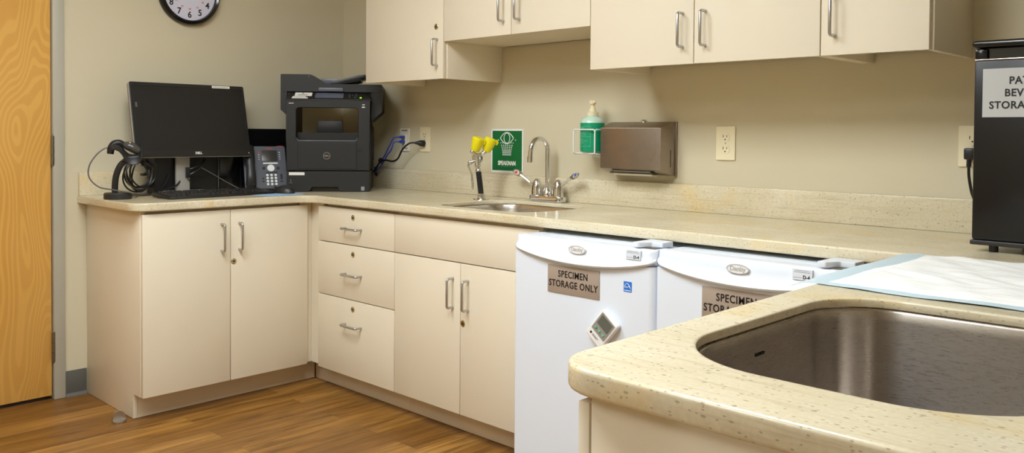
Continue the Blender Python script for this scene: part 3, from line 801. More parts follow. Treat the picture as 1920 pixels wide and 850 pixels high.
# ------------------------------------------------------------------ eyewash fixture
e = thing('eyewash', 'chrome eyewash sprayer with two yellow cups standing left of the small sink', 'eyewash', (1.357, -0.195, TOPC), math.radians(45.8))
obj('flange', MB().lathe([(0.038, 0), (0.037, .003), (0.018, .0045)], (0, 0, 0), (0, 0, 1), 28), M['chrome'], e, local=True)
obj('collar', MB().lathe([(0.0175, .004), (0.0175, .016), (0.0145, .02), (0.0145, .026)], (0, 0, 0), (-.06, 0, 1), 24), M['chrome'], e, local=True)
obj('grip', MB().tube([(-.002, 0, .022), (-.0075, 0, .07), (-.0145, 0, .124)], .0125, 16), M['black'], e, local=True)
mb = MB().tube([(-.0145, 0, .122), (-.0155, 0, .130), (-.0162, 0, .138), (-.018, 0, .152), (-.018, 0, .178), (-.020, 0, .20)], .01, 14, 4, radii=[.0105, .0125, .010, .0135, .0125, .009])
mb.tube([(-.018, -.002, .170), (-.034, -.004, .172), (-.05, -.004, .166)], .008, 12, 4, radii=[.009, .0075, .0095])
mb.tube([(-.036, -.004, .175), (-.040, -.004, .195)], .0065, 12, radii=[.005, .0075])
mb.ball((-.052, -.004, .166), .011, 14)
obj('valve', mb, M['chrome'], e, local=True)
obj('lever', MB().tube([(-.056, -.005, .166), (-.060, -.007, .150), (-.050, -.009, .126), (-.044, -.012, .108), (-.041, -.013, .078), (-.0405, -.012, .052), (-.039, -.011, .044)], .006, 12, 5, radii=[.006, .007, .006, .0075, .0085, .0075, .003], flat=(1.0, 0.6)), M['chrome'], e, local=True)
mb = MB().tube([(-.020, 0, .198), (-.036, -.002, .206), (-.044, -.003, .216)], .008, 12, 4, radii=[.009, .009, .011])
mb.tube([(-.020, 0, .198), (.0, .004, .204), (.012, .008, .214)], .008, 12, 4, radii=[.009, .008, .010])
mb.tube([(-.018, 0, .160), (-.004, .003, .178), (-.006, .003, .205)], .006, 10, 4, radii=[.007, .0085, .005])
mb.ball((-.042, -.003, .214), .012, 12).ball((.012, .008, .214), .011, 12)
obj('yoke', mb, M['chrome'], e, local=True)
cup = [(0.010, 0), (0.018, .004), (0.0225, .018), (0.0265, .044), (0.0275, .058), (0.0275, .061), (0.0245, .064), (0.024, .0655), (0.010, .067), (0.001, .067)]
for px_, py_, pz_, ax in ((-.031, -.006, .216, (0.28, -0.18, 1.0)), (.018, .010, .215, (0.42, -0.10, 1.0))):
    a = Vector(ax).normalized()
    mb = MB().lathe(cup, (px_, py_, pz_), a, 28)
    tip = Vector((px_, py_, pz_)) + a * .062
    sdv = Vector((1, 0, -.42)).normalized()
    mb.tube([tip + sdv * .022, tip + sdv * .031 - a * .004, tip + sdv * .030 - a * .016], .006, 10, 3, radii=[.008, .007, .005])
    obj('eye_cup', mb, M['yellow'], e, local=True)

# ------------------------------------------------------------------ soap and its rack, towel dispenser
SX, SY = 1.902, -0.082
b = thing('soap_bottle', 'green liquid soap pump bottle in a white wire wall rack', 'bottle', (SX, SY, 1.137))
obj('bottle', MB().lathe([(0.044, 1.1375), (0.050, 1.141), (0.051, 1.15), (0.051, 1.256), (0.0505, 1.259)], (SX, SY, 0), (0, 0, 1), 36), M['soap'], b)
obj('shoulder', MB().lathe([(0.0505, 1.259), (0.049, 1.266), (0.042, 1.276), (0.030, 1.283), (0.027, 1.285), (0.027, 1.289)], (SX, SY, 0), (0, 0, 1), 36), M['soapclear'], b)
pm = obj('pump', MB().lathe([(0.0245, 1.289), (0.0245, 1.303), (0.016, 1.306), (0.010, 1.325), (0.008, 1.327), (0.008, 1.336), (0.014, 1.337), (0.0145, 1.351), (0.012, 1.3535)], (SX, SY, 0), (0, 0, 1), 24), M['offwhite'], b)
obj('nozzle', MB().tube([(SX, SY, 1.345), (SX + .018, SY - .012, 1.346), (SX + .026, SY - .018, 1.338)], .0065, 10, 3).tube([(SX, SY, 1.346), (SX - .018, SY + .006, 1.347)], .0065, 10), M['offwhite'], pm)
mb = MB()
RB = 0.0515
def on_bottle(ang, z): return (SX + RB * math.cos(ang), SY + RB * math.sin(ang), z)
A0, A1 = math.radians(212), math.radians(300)
for z in (1.162, 1.2435): mb.tube([on_bottle(A0 + (A1 - A0) * i / 12, z) for i in range(13)], .0006, 4)
for a in (A0, A1): mb.tube([on_bottle(a, 1.162), on_bottle(a, 1.2435)], .0006, 4)
rr = random.Random(3)
for i in range(12):
    z = 1.238 - .006 * i
    if i in (2, 6): 
        mb.tube([on_bottle(A0 + (A1 - A0) * k / 12, z) for k in range(13)], .0006, 4); continue
    e1 = A0 + .06 + (A1 - A0) * rr.uniform(.5, .85)
    mb.tube([on_bottle(A0 + .06 + (e1 - A0 - .06) * k / 8, z) for k in range(9)], .0009, 4)
obj('bottle_print', mb, M['soaplabel'], b)
k = thing('soap_rack', 'white wire rack on the wall holding the green soap bottle', 'rack', (SX, 0, 1.12))
w0, w1, yo = SX - .056, SX + .056, SY - .0545
mb = MB()
for x in (w0, w1):
    mb.tube([(x, -0.004, 1.130), (x, -0.004, 1.226), (x, -0.012, 1.231), (x, yo + .01, 1.231), (x, yo, 1.226), (x, yo, 1.136), (x, yo + .01, 1.130), (x, -0.004, 1.130)], .003, 8)
mb.tube([(w0, yo, 1.226), (w0 + .006, yo - .0015, 1.231), (w1 - .006, yo - .0015, 1.231), (w1, yo, 1.226)], .003, 8)
for y in (SY - .036, SY, SY + .036): mb.tube([(w0, y, 1.1325), (w1, y, 1.1325)], .0026, 8)
obj('wire_frame', mb, M['whiteplastic'], k)
obj('wall_bracket', MB().box(SX - .035, SX + .045, -0.0045, -0.0008, 1.112, 1.235, 0.001).box(SX - .03, SX + .04, -0.05, -0.004, 1.116, 1.129, 0.002), M['whiteplastic'], k)

q = thing('towel_dispenser', 'brushed steel paper towel dispenser mounted on the back wall', 'dispenser', (2.115, 0, 1.046))
dx0, dx1, yf = 1.968, 2.262, -0.112
prof = [(-0.0012, 1.052), (-0.0012, 1.2625), (-0.045, 1.2625), (yf + .001, 1.2395), (yf, 1.237), (yf, 1.078), (yf + .002, 1.074), (-0.085, 1.063), (-0.02, 1.0505)]
obj('cabinet', MB().prism(prof, 'x', dx0, dx1, bev=0.0015), M['disp'], q)
obj('back_flange', MB().box(dx1 - .001, dx1 + .004, -0.012, -0.0012, 1.046, 1.2635, 0.001), M['disp'], q)
obj('level_slot', MB().box(dx1 - .002, dx1 + .0008, -0.046, -0.0415, 1.085, 1.152), M['lockhole'], q)
obj('lock_button', MB().lathe([(0.015, 0), (0.015, .005), (0.009, .010)], (2.125, -0.03, 1.2625), (0, 0, 1), 18), M['chrome'], q)
obj('front_lip', MB().box(dx0 + .003, dx1 - .003, yf - .0008, yf + .002, 1.2362, 1.2386), M['chrome'], q)
obj('towel_slot', MB().box(dx0 + .04, dx1 - .045, -0.098, -0.055, 1.0555, 1.062), M['lockhole'], q)
pt = MB().prism([(-0.093, 1.0655), (-0.082, 1.0485), (-0.05, 1.046), (-0.05, 1.048), (-0.081, 1.0515), (-0.091, 1.0665)], 'x', dx0 + .05, dx1 - .06)
tag(settle(obj('paper_towel', pt, M['paper'])), 'white folded paper towel edge showing under the steel dispenser', 'paper towel')

# ------------------------------------------------------------------ clock
cy_, cz_, CR = -0.925, 1.897, 0.157
k = thing('wall_clock', 'round black-rimmed wall clock above the computer monitor', 'clock', (0, cy_, cz_ - CR))
obj('rim', MB().lathe([(CR - .01, .0015), (CR, .006), (CR + .001, .02), (CR - .004, .034), (CR - .012, .04), (CR - .021, .034), (CR - .024, .018)], (0, cy_, cz_), (1, 0, 0), 64, cap=False), M['blackgloss'], k)
fc = obj('face', MB().lathe([(CR - .01, .0015), (CR - .01, .019), (.001, .019)], (0, cy_, cz_), (1, 0, 0), 64), M['clockface'], k)
for i in range(1, 13):
    a = 2 * PI * i / 12
    mb = MB().mesh(glyphs(str(i), 0.043, fat=0.001, sx=0.95), at((0.0195, cy_ + .107 * math.sin(a), cz_ + .107 * math.cos(a)), FACE_X))
    obj('numeral', mb, M['ink'], fc)
    mb = MB().mesh(glyphs(str(i + 12), 0.0125, fat=0.0004), at((0.0195, cy_ + .078 * math.sin(a), cz_ + .078 * math.cos(a)), FACE_X))
    obj('red_numeral', mb, M['redink'], fc)
for nm, a, L_, w_ in (('hour_hand', math.radians(305), .06, .004), ('minute_hand', math.radians(60), .09, .003)):
    obj(nm, MB().tube([(0.023, cy_, cz_), (0.023, cy_ + L_ * math.sin(a), cz_ + L_ * math.cos(a))], w_, 6, flat=(1, .3)), M['ink'], k)

# ------------------------------------------------------------------ floor door stop
d = thing('door_stop', 'small metal dome door stop on the floor by the left cabinet', 'door stop', (0.512, -1.466, 0))
mb = MB().lathe([(0.028, 0.0006), (0.0285, .006), (0.027, .011), (0.010, .012)], (0.512, -1.466, 0), (0, 0, 1), 28)
obj('base', mb, M['zinc'], d)
b = bmesh.new(); n_ = 14
A = [b.verts.new((0.512 + .004, -1.466 + .0005 + .027 * math.cos(PI * i / n_), .010 + .036 * math.sin(PI * i / n_))) for i in range(n_ + 1)]
B = [b.verts.new((0.512 - .022 * (0.3 + .7 * math.sin(PI * i / n_)), -1.466 + .0005 + .025 * math.cos(PI * i / n_), .010 + .033 * math.sin(PI * i / n_))) for i in range(n_ + 1)]
b.faces.new(A); b.faces.new(list(reversed(B)))
for i in range(n_): b.faces.new((A[i], B[i], B[i + 1], A[i + 1]))
b.faces.new((A[n_], B[n_], B[0], A[0]))
bmesh.ops.recalc_face_normals(b, faces=b.faces)
mb = MB(); mb.merge(b); obj('dome', mb, M['zinc'], d)

# ------------------------------------------------------------------ underpad
p = thing('underpad', 'white absorbent underpad with pale blue plastic border lying beside the large sink', 'pad', (3.68, -0.93, H))
def padz(x, y):
    n1 = math.sin(x * 23 + y * 9) * math.sin(y * 31 - x * 7); n2 = math.sin(x * 61 - y * 17) * math.sin(y * 83 + x * 21)
    return 0.0022 + 0.0012 * n1 + 0.0006 * n2
def padpt(u, v):
    x = 3.345 + 0.665 * u; y = -1.238 + 0.602 * v
    x += 0.005 * math.sin(v * 11) * (1 - u) + 0.012 * v * (1 - u); y += 0.004 * math.sin(u * 13) * (1 - 2 * v) - 0.012 * u * (1 - v) + 0.02 * u * v * 0
    if v > .97: y += .003 * math.sin(u * 40)
    z = H + .0014 + padz(x, y) * 0.8
    if x < PX0 + .012:
        # free edge hanging past the counter
        s = (PX0 + .012 - x)
        z = max(z, H + .0042) + 0.004 * math.sin(v * 5) * s * 10 - s * s * 5.0 * (0.35 + 0.65 * (1 - v))
        if s < .02: z = max(z, H + .003)
    return (x, y, z)
def padmesh(u0, u1, v0, v1, nu, nv, lift=0.0, hole=None, puff=False):
    b = bmesh.new(); g = []
    for i in range(nu + 1):
        g.append([])
        for j in range(nv + 1):
            u = u0 + (u1 - u0) * i / nu; v = v0 + (v1 - v0) * j / nv
            x, y, z = padpt(u, v)
            if puff:
                e = min(i, nu - i, 5) / 5 * min(j, nv - j, 5) / 5
                z = max(z, H + .003) + (lift + .0035 * math.sin(x * 47 + y * 13 + 2 * math.sin(y * 25)) * math.sin(y * 30 + x * 11) ** 2) * e + 0.0005
            g[-1].append(b.verts.new((x, y, z)))
    for i in range(nu):
        for j in range(nv):
            if hole and hole[0] < i < hole[1] and hole[2] < j < hole[3]: continue
            b.faces.new((g[i][j], g[i + 1][j], g[i + 1][j + 1], g[i][j + 1]))
    for f in b.faces: f.normal_update()
    bmesh.ops.recalc_face_normals(b, faces=b.faces)
    mb = MB(); mb.bm.free(); mb.bm = b
    return mb
film = padmesh(0, 1, 0, 1, 60, 60)
bmesh.ops.solidify(film.bm, geom=list(film.bm.faces), thickness=0.0008)
obj('backing_film', film, M['padblue'], p, angle=80)
core = padmesh(0.10, 0.95, 0.05, 0.985, 90, 90, 0.006, puff=True)
ext = bmesh.ops.solidify(core.bm, geom=list(core.bm.faces), thickness=0.0012)
obj('quilted_core', core, M['pad'], p, angle=80)

# ------------------------------------------------------------------ monitor
mo = thing('computer_monitor', 'black widescreen computer monitor on a silver stand on the left counter', 'monitor', (0.2, -0.995, H), math.radians(90))
# local: x = along the wall (right in the photo), -y = towards the room, z up
W2, HH = 0.2845, 0.356
tilt = Matrix.Translation((0.005, -0.028, 0.179)) @ Matrix.Rotation(math.radians(-13), 4, 'X')
def mpart(name, mb, m, par): return obj(name, mb.xform(tilt), m, par, local=True)
hs = mpart('housing', MB().mesh(shape([rrect(-W2, W2, 0, HH, .009, 5)], 0.028, 0.003), Matrix.Translation((0, .03, 0)) @ RX).box(-.19, .19, .03, .05, .06, .30, .01), M['bezel'], mo)
mpart('edge_band', MB().mesh(shape([rrect(-W2 - .0015, W2 + .0015, -.0015, HH + .0015, .01, 5), list(reversed(rrect(-W2 + .002, W2 - .002, .002, HH - .002, .008, 5)))], 0.012), Matrix.Translation((0, .018, 0)) @ RX), M['silver'], hs)
mpart('screen', MB().box(-W2 + .017, W2 - .017, .0012, .0035, .030, HH - .018), M['screen'], mo)
bz = MB().mesh(shape([rrect(-W2 + .002, W2 - .002, .002, HH - .002, .007, 5), list(reversed(rrect(-W2 + .017, W2 - .017, .030, HH - .018, .001, 2)))], 0.0035), Matrix.Translation((0, .0032, 0)) @ RX)
mpart('bezel', bz, M['bezel'], hs)
mpart('maker_logo', MB().mesh(glyphs('DELL', 0.015, fat=0.0006), Matrix.Translation((.012, -.0006, .0155)) @ RX), M['whiteink'], hs)
mpart('asset_sticker', MB().box(.115, .208, -.0008, -.0001, HH - .0155, HH - .004), M['paper'], hs)
ls = MB(); rr = random.Random(5); x = .122
while x < .198:
    w_ = rr.uniform(.004, .010); ls.box(x, min(x + w_, .2), -.0011, -.0008, HH - .0115, HH - .008); x += w_ + .002
mpart('sticker_print', ls, M['greyink'], hs)
mpart('power_light', MB().lathe([(.0028, 0), (.0028, .0008)], (W2 - .012, 0, .014), (0, -1, 0), 10), M['whiteink'], hs)
mpart('sensor_tab', MB().box(-W2 + .0175, -W2 + .027, -.0003, .0012, .235, .258), M['greycable'], hs)
st = obj('stand_column', MB().box(-.062, .006, .045, .062, .014, .30, .003), M['silver'], mo, local=True)
obj('stand_base', MB().mesh(shape([rrect(-.13, .09, -.085, .075, .012, 5)], 0.014, 0.003), Matrix.Translation((0, 0, .0005))), M['silver'], mo, local=True)
obj('cable_plug', MB().box(-.018, .0, .028, .0445, .075, .125, .003), M['black'], st, local=True)
obj('video_cable', MB().tube([(-.002, .036, .115), (.02, .03, .122), (.05, .035, .135), (.08, .045, .17)], .005, 8, 5).tube([(-.002, .036, .088), (.02, .03, .100), (.05, .035, .118), (.085, .045, .16)], .005, 8, 5).tube([(-.012, .036, .076), (.0, .034, .058), (.02, .04, .05), (.04, .05, .05)], .0022, 6, 5), M['cable'], st, local=True)

# ------------------------------------------------------------------ desktop computers behind the monitor
pc = thing('desktop_computer', 'black desktop computer behind the monitor stand with its ports facing the scanner', 'computer', (0.075, -0.985, TOPC))
obj('case', MB().box(0.03, 0.118, -1.145, -0.826, TOPC, 1.205, .004), M['black'], pc)
obj('side_edge', MB().box(0.1155, 0.121, -0.826, -0.8215, TOPC + .002, 1.19, .001), M['greycable'], pc)
bk = MB()
for i in range(7): bk.box(0.04, 0.108, -1.1475, -1.1445, 0.935 + i * .035, 0.957 + i * .035, .001)
obj('rear_ports', bk, M['black2'], pc)
for bx in ((.05, .075, -1.185, -1.148, 1.00, 1.012), (.05, .08, -1.18, -1.148, 1.045, 1.06), (.085, .105, -1.175, -1.148, .945, .965)):
    obj('rear_plug', MB().box(*bx, .002), M['cable'], pc)
tw = thing('computer_tower', 'plain black box-shaped computer standing between the monitor and the printer', 'computer', (0.07, -0.62, TOPC))
obj('case', MB().box(0.03, 0.108, -0.812, -0.436, TOPC, 1.2285, .003), M['blackgloss'], tw)
obj('front_seam', MB().box(0.108, 0.1088, -0.70, -0.6985, TOPC + .01, 1.21), M['black2'], tw)

# ------------------------------------------------------------------ coiled cables
k = thing('cable_coil', 'bundle of coiled black cables behind the barcode scanner', 'cable', (0.20, -1.245, TOPC))
rr = random.Random(11)
for li in range(7):
    c_ = Vector((0.175 + rr.uniform(-.025, .025), -1.242 + rr.uniform(-.012, .012), 1.012 + rr.uniform(-.012, .012)))
    R1 = 0.058 + rr.uniform(-.018, .014); R2 = 0.074 + rr.uniform(-.014, .008); tl = rr.uniform(-.35, .35)
    pts = []
    for i in range(26):
        a = 2 * PI * i / 25
        v = Vector((math.sin(a * 2 + li) * .008 + tl * R1 * math.cos(a) * .5, R1 * math.cos(a), R2 * math.sin(a)))
        pts.append(c_ + v)
    lo = min(q_.z for q_ in pts)
    if lo < TOPC + .006: pts = [q_ + Vector((0, 0, TOPC + .006 - lo)) for q_ in pts]
    obj('cable_loop', MB().tube(pts, 0.0038, 7), [M['cable'], M['cable'], M['greycable']][li % 3], k)
obj('tie', MB().tube([(0.17, -1.215, 1.075), (0.18, -1.205, 1.06), (0.18, -1.19, 1.05)], .013, 10, 3), M['black'], k)
obj('trailing_cable', MB().tube([(0.175, -1.20, 1.05), (0.13, -1.18, 1.052), (0.075, -1.186, 1.053)], .0035, 7, 5).tube([(0.175, -1.20, 1.045), (0.13, -1.19, 1.02), (0.07, -1.188, 1.006)], .0035, 7, 5)
    .tube([(0.19, -1.28, TOPC + .005), (0.21, -1.20, TOPC + .006), (0.19, -1.14, TOPC + .02), (0.165, -1.06, TOPC + .04), (0.145, -1.03, TOPC + .07)], .0042, 7, 6).tube([(0.16, -1.26, TOPC + .005), (0.19, -1.21, TOPC + .005), (0.16, -1.15, TOPC + .015), (0.135, -1.10, TOPC + .05), (0.128, -1.08, TOPC + .09)], .0042, 7, 6), M['cable'], k)
tag(settle(obj('grey_cable', MB().tube([(0.165, -0.935, 1.035), (0.17, -0.90, 1.015), (0.19, -0.83, 0.97), (0.215, -0.775, TOPC + .02), (0.23, -.755, TOPC + .006)], .0022, 7, 6), M['greycable'])), 'thin grey cable slanting down behind the keyboard right of the stand', 'cable')

# ------------------------------------------------------------------ barcode scanner on its stand
ROT = math.radians(69)
S = thing('scanner_stand', 'black round-based stand holding the barcode scanner at the counter end', 'stand', (0.309, -1.388, TOPC), ROT)
obj('base', MB().lathe([(0.057, 0), (0.058, .003), (0.058, .022), (0.054, .027), (0.02, .0285)], (0, 0, 0), (0, 0, 1), 40), M['black2'], S, local=True)
obj('neck', MB().tube([(-.012, .01, .024), (-.012, .01, .06), (-.006, .008, .105), (.012, .004, .148), (.040, 0, .172)], .0135, 14, 6), M['black'], S, local=True)
# saddle-shaped cradle: a curved shell
b = bmesh.new(); NU, NV = 16, 10; g = []
prof_ = [(-.022, .226), (-.012, .2335), (.004, .232), (.016, .222), (.026, .206), (.040, .192), (.058, .188), (.076, .190), (.088, .198), (.094, .212), (.097, .224)]
for (u, z) in prof_:
    g.append([])
    for j in range(NV + 1):
        s_ = -1 + 2 * j / NV
        drop = .040 * abs(s_) ** 2.2
        g[-1].append(b.verts.new((u, s_ * .042, z - drop * (0.4 + .6 * min(1, max(0, (u + .02) / .06))))))
for i in range(len(g) - 1):
    for j in range(NV): b.faces.new((g[i][j], g[i + 1][j], g[i + 1][j + 1], g[i][j + 1]))
bmesh.ops.recalc_face_normals(b, faces=b.faces)
bmesh.ops.solidify(b, geom=list(b.faces), thickness=0.006)
mb = MB(); mb.merge(b); mb.prism([(.012, .165), (.066, .158), (.094, .162), (.088, .19), (.03, .185)], 'y', -.03, .03, bev=.004)
obj('cradle', mb, M['black2'], S, local=True, angle=50)
G = thing('barcode_scanner', 'black handheld barcode scanner with a grey head lying in its stand', 'scanner', (0.309, -1.388, TOPC + .2), ROT)
mb = MB().tube([(.020, 0, .038), (.040, 0, .032), (.062, 0, .022), (.086, 0, .006)], .02, 16, 5, radii=[.012, .024, .026, .018], flat=(1.25, .85))
obj('head', mb, mat('scanner_smoke', rgb(72, 70, 66), 0.22), G, local=True)
obj('handle', MB().tube([(.026, 0, .034), (.006, 0, .044), (-.014, 0, .040), (-.026, 0, .022), (-.030, 0, -.004)], .017, 14, 5, radii=[.014, .0165, .0175, .0175, .015], flat=(1.2, .9)), M['black'], G, local=True)
obj('trigger_light', MB().ball((.048, -.018, .045), .004, 8), M['offwhite'], G, local=True)
obj('cord', MB().tube([(-.030, -.002, .022), (-.052, -.006, .020), (-.085, -.01, -.008), (-.112, -.015, -.055), (-.112, -.02, -.105), (-.075, -.03, -.145), (-.02, -.042, -.158), (.035, -.046, -.169), (.058, -.02, -.178), (.072, .03, -.1925), (.08, .08, -.195)], .0032, 8, 7), M['greycable'], G, local=True)

# ------------------------------------------------------------------ keyboard, mouse, blue sheet
kb = thing('keyboard', 'black computer keyboard on the counter in front of the monitor', 'keyboard', (0.403, -0.985, TOPC), math.radians(94.3))
KL, KD = 0.265, 0.083
def kz(y): return 0.012 + 0.013 * (y + KD) / (2 * KD)
b = MB().prism([(-KD, .0006), (-KD + .004, .012), (KD - .01, kz(KD)), (KD, kz(KD) - .004), (KD, .010), (KD - .02, .004)], 'x', -KL, KL, bev=.0015)
obj('base', b, M['black'], kb, local=True)
ks = MB(); rr = random.Random(2)
rows = [(-.068, .016), (-.049, .016), (-.030, .016), (-.011, .016), (.008, .016), (.036, .014)]
for ri, (yy, dp) in enumerate(rows):
    x = -KL + .010
    def key(x0, x1):
        z = kz(yy) - .002
        m4 = bmesh.new(); bmesh.ops.create_cube(m4, size=1)
        for v in m4.verts:
            s_ = .80 if v.co.z > 0 else 1.0
            v.co = Vector(((x0 + x1) / 2 + v.co.x * (x1 - x0 - .002) * s_, yy + v.co.y * (dp - .0008) * s_ + (.001 if v.co.z > 0 else 0), z + .005 + v.co.z * .010))
        ks.merge(m4)
    if ri == 0: ws = [.024, .022, .024, .118, .024, .022, .022, .026]
    elif ri == 1: ws = [.042] + [.0187] * 10 + [.053]
    elif ri == 2: ws = [.033] + [.0187] * 11 + [.0433]
    elif ri == 3: ws = [.028] + [.0187] * 12 + [.028]
    elif ri == 4: ws = [.0187] * 13 + [.0388]
    else: ws = [.0187] + [-.014] + [.0187] * 4 + [-.009] + [.0187] * 4 + [-.009] + [.0187] * 4
    for w_ in ws:
        if w_ > 0: key(x, x + w_)
        x += abs(w_)
    x = -KL + .010 + .292
    if ri not in (2,):
        for i in range(3):
            if ri == 1 and i != 1: continue
            key(x + i * .0187, x + (i + 1) * .0187)
    x = -KL + .010 + .292 + .066
    if ri == 5: continue
    for i in range(4): key(x + i * .0187, x + (i + 1) * .0187)
obj('keycaps', ks, M['black2'], kb, local=True)
tag(settle(obj('blue_sheet', MB().mesh(shape([[(0.402, -0.628), (0.432, -0.842), (0.607, -0.812), (0.585, -0.638), (0.555, -.608)]], 0.0012), Matrix.Translation((0, 0, TOPC))), M['lightblue'])), 'pale blue sheet lying under the computer mouse', 'sheet')
ms = thing('computer_mouse', 'black computer mouse on the pale blue sheet in front of the printer', 'mouse', (0.468, -0.668, TOPC + .0016), math.radians(40))
b = bmesh.new(); bmesh.ops.create_uvsphere(b, u_segments=24, v_segments=14, radius=1)
for v in b.verts:
    x, y, z = v.co
    z = max(z, 0)
    v.co = Vector((x * .032 * (1 - .12 * y), y * .060, z * (.040 - .010 * (y > 0) * y) ))
bmesh.ops.remove_doubles(b, verts=b.verts, dist=1e-5)
mb = MB(); mb.merge(b, 0, Matrix.Rotation(math.radians(75), 4, 'Z')); obj('shell', mb, M['black2'], ms, local=True, angle=60)
obj('scroll_wheel', MB().cyl((-.036, -.003 - .012, .030), (-.036, .004 - .012, .030), .006, 14), M['black'], ms, local=True)
obj('cord', MB().tube([(-.054, -.014, .008), (-.068, -.014, .006), (-.075, .004, .003), (-.075, .02, .003)], .002, 7, 5), M['cable'], ms, local=True)

# ------------------------------------------------------------------ desk phone
ph = thing('desk_phone', 'grey office desk phone with a black handset left of the printer', 'phone', (0.255, -0.625, TOPC), math.radians(70))
TP = Matrix.Translation((0, 0, .012)) @ Matrix.Rotation(math.radians(-24), 4, 'X')   # face leans back
def ppart(name, mb, m, par): return obj(name, mb.xform(TP), m, par, local=True)
hs = ppart('housing', MB().mesh(shape([rrect(-.062, .098, 0, .232, .008, 4)], 0.022, 0.003), Matrix.Translation((0, .022, 0)) @ RX).mesh(shape([rrect(-.112, -.060, .0, .232, .01, 4)], 0.012, 0.003), Matrix.Translation((0, .022, 0)) @ RX), M['phone'], ph)
obj('stand', MB().prism([(.012, .0006), (.125, .0006), (.085, .15), (.07, .15)], 'x', -.08, .07, bev=.003), M['black'], ph, local=True)
ppart('display', MB().box(-.022, .056, -.0016, .001, .148, .208, .0006), M['phonelcd'], hs)
ppart('red_stripe', MB().box(.058, .09, .0, .004, .2305, .2335), M['red'], hs)
ppart('maker_logo', MB().mesh(glyphs('AVAYA', .010, fat=.0002), Matrix.Translation((.018, -.0008, .219)) @ RX), M['red'], hs)
kk = MB()
kk.box(-.018, .055, -.002, .001, .133, .140)
for i in range(4):
    for j in range(3): kk.lathe([(.0066, 0), (.0062, .003)], (-.001 + j * .0205, -.0, .072 - i * .0165), (0, -1, 0), 12)
kk.lathe([(.019, 0), (.018, .004)], (.019, 0, .110), (0, -1, 0), 24)
for i in range(4): kk.box(.064, .071, -.0016, .001, .158 + i * .0125, .1605 + i * .0125).box(-.040, -.033, -.0016, .001, .158 + i * .0125, .1605 + i * .0125)
ppart('keypad', kk, M['whiteink'], hs)
for x in (-.016, .055): ppart('function_key', MB().lathe([(.008, 0), (.007, .004)], (x, 0, .110), (0, -1, 0), 14), M['black'], hs)
for i in range(3): ppart('function_key', MB().box(-.006 + i * .019, .010 + i * .019, -.003, .001, .083, .089, .001), M['black'], hs)
for bx in ((-.028, -.018, -.003, .001, .05, .058), (-.028, -.018, -.003, .001, .034, .042), (.062, .073, -.003, .001, .05, .076), (.062, .073, -.003, .001, .034, .042)):
    ppart('function_key', MB().box(*bx, .001), M['black'], hs)
ppart('message_light', MB().box(-.041, -.033, -.0022, .001, .192, .199, .001), M['red'], hs)
hm = MB().tube([(-.086, -.012, .016), (-.086, -.03, .05), (-.086, -.034, .11), (-.086, -.030, .17), (-.086, -.012, .222)], .018, 14, 6, radii=[.021, .019, .0165, .019, .021], flat=(1.25, .75))
hm.lathe([(.024, 0), (.024, .02)], (-.086, -.020, .03), (0, 1, .0), 18).lathe([(.024, 0), (.024, .02)], (-.086, -.020, .208), (0, 1, 0), 18)
ppart('handset', hm, M['black2'], ph)

# ------------------------------------------------------------------ printer (faces the camera across the corner)
P = thing('printer', 'large black laser multifunction printer in the counter corner under the wall cabinet', 'printer', (0.375, -0.596, TOPC), math.atan2(0.313, 0.259))
W_, D_ = 0.406, 0.375
def fshape(loops, y, th, bev=0.002): return MB().mesh(shape(loops, th, bev), Matrix.Translation((0, y, 0)) @ RX)
tray_f = [(0.0, .001), (0.112, .001), (0.124, .024), (0.250, .024), (0.262, .001), (W_, .001), (W_, .1025), (0, .1025)]
tr = obj('paper_tray', fshape([tray_f], .03, .03, .002).box(.0, W_, .03, D_, .001, .1025, .002), M['printer'], P, local=True)
obj('tray_grip', MB().box(.118, .256, .020, .029, .002, .025), M['black'], tr, local=True)
obj('asset_label', MB().box(.012, .088, -.0008, -.0001, .083, .0975), M['paper'], tr, local=True)
obj('tray_number', MB().mesh(glyphs('1', .014, fat=.0004), Matrix.Translation((.021, -.0003, .056)) @ RX).box(.013, .029, -.0006, -.0001, .044, .0455), M['greyink'], tr, local=True)
obj('energy_mark', MB().box(.366, .383, -.0006, -.0001, .006, .026), M['greyink'], tr, local=True)
win = rrect(.046, .350, .252, .420, .016, 6)
bodyf = [(0, .106), (W_, .106), (W_ + .004, .46), (-.004, .46)]
bo = obj('body', fshape([bodyf, list(reversed(win))], .045, .045, .003)
         .box(.002, W_ - .002, .0455, D_, .106, .2515, .003).box(.002, .032, .0455, D_ - .03, .2515, .455).box(W_ - .034, W_ - .002, .0455, D_ - .03, .2515, .455), M['printer'], P, local=True)
obj('window_lip', MB().tube([(x, .002, z) for x, z in rrect(.049, .347, .255, .4, .014, 6) if z < .2745], .0026, 8), M['printer2'], bo, local=True)  # paler grey than the body: the lip's highlight put into the colour
obj('seam', MB().box(-.0015, .044, -.0004, .002, .3475, .3495).box(.352, W_ + .0015, -.0004, .002, .3475, .3495), M['black'], bo, local=True)
obj('output_floor', MB().box(.034, W_ - .036, .046, D_ - .02, .2518, .296).prism([(.134, .296), (.268, .296), (.262, .358), (.140, .358)], 'y', .12, .13, bev=.002), M['black'], bo, local=True)
obj('front_door', fshape([rrect(.055, .343, .114, .246, (.0, .0, .006, .006), 4)], .002, .0055, .0015), M['printer'], P, local=True)
obj('door_gap', fshape([rrect(.052, .346, .107, .2495, (.0, .0, .008, .008), 4)], .0006, .0008, 0), M['black'], P, local=True)
obj('latch', MB().lathe([(.0125, 0), (.0125, .0015)], (.357, .0, .214), (0, -1, 0), 20).box(.351, .363, -.004, 0, .208, .213, .001), M['black'], P, local=True)
ring = [(.0175 * math.cos(2 * PI * i / 36), .0175 * math.sin(2 * PI * i / 36)) for i in range(36)]
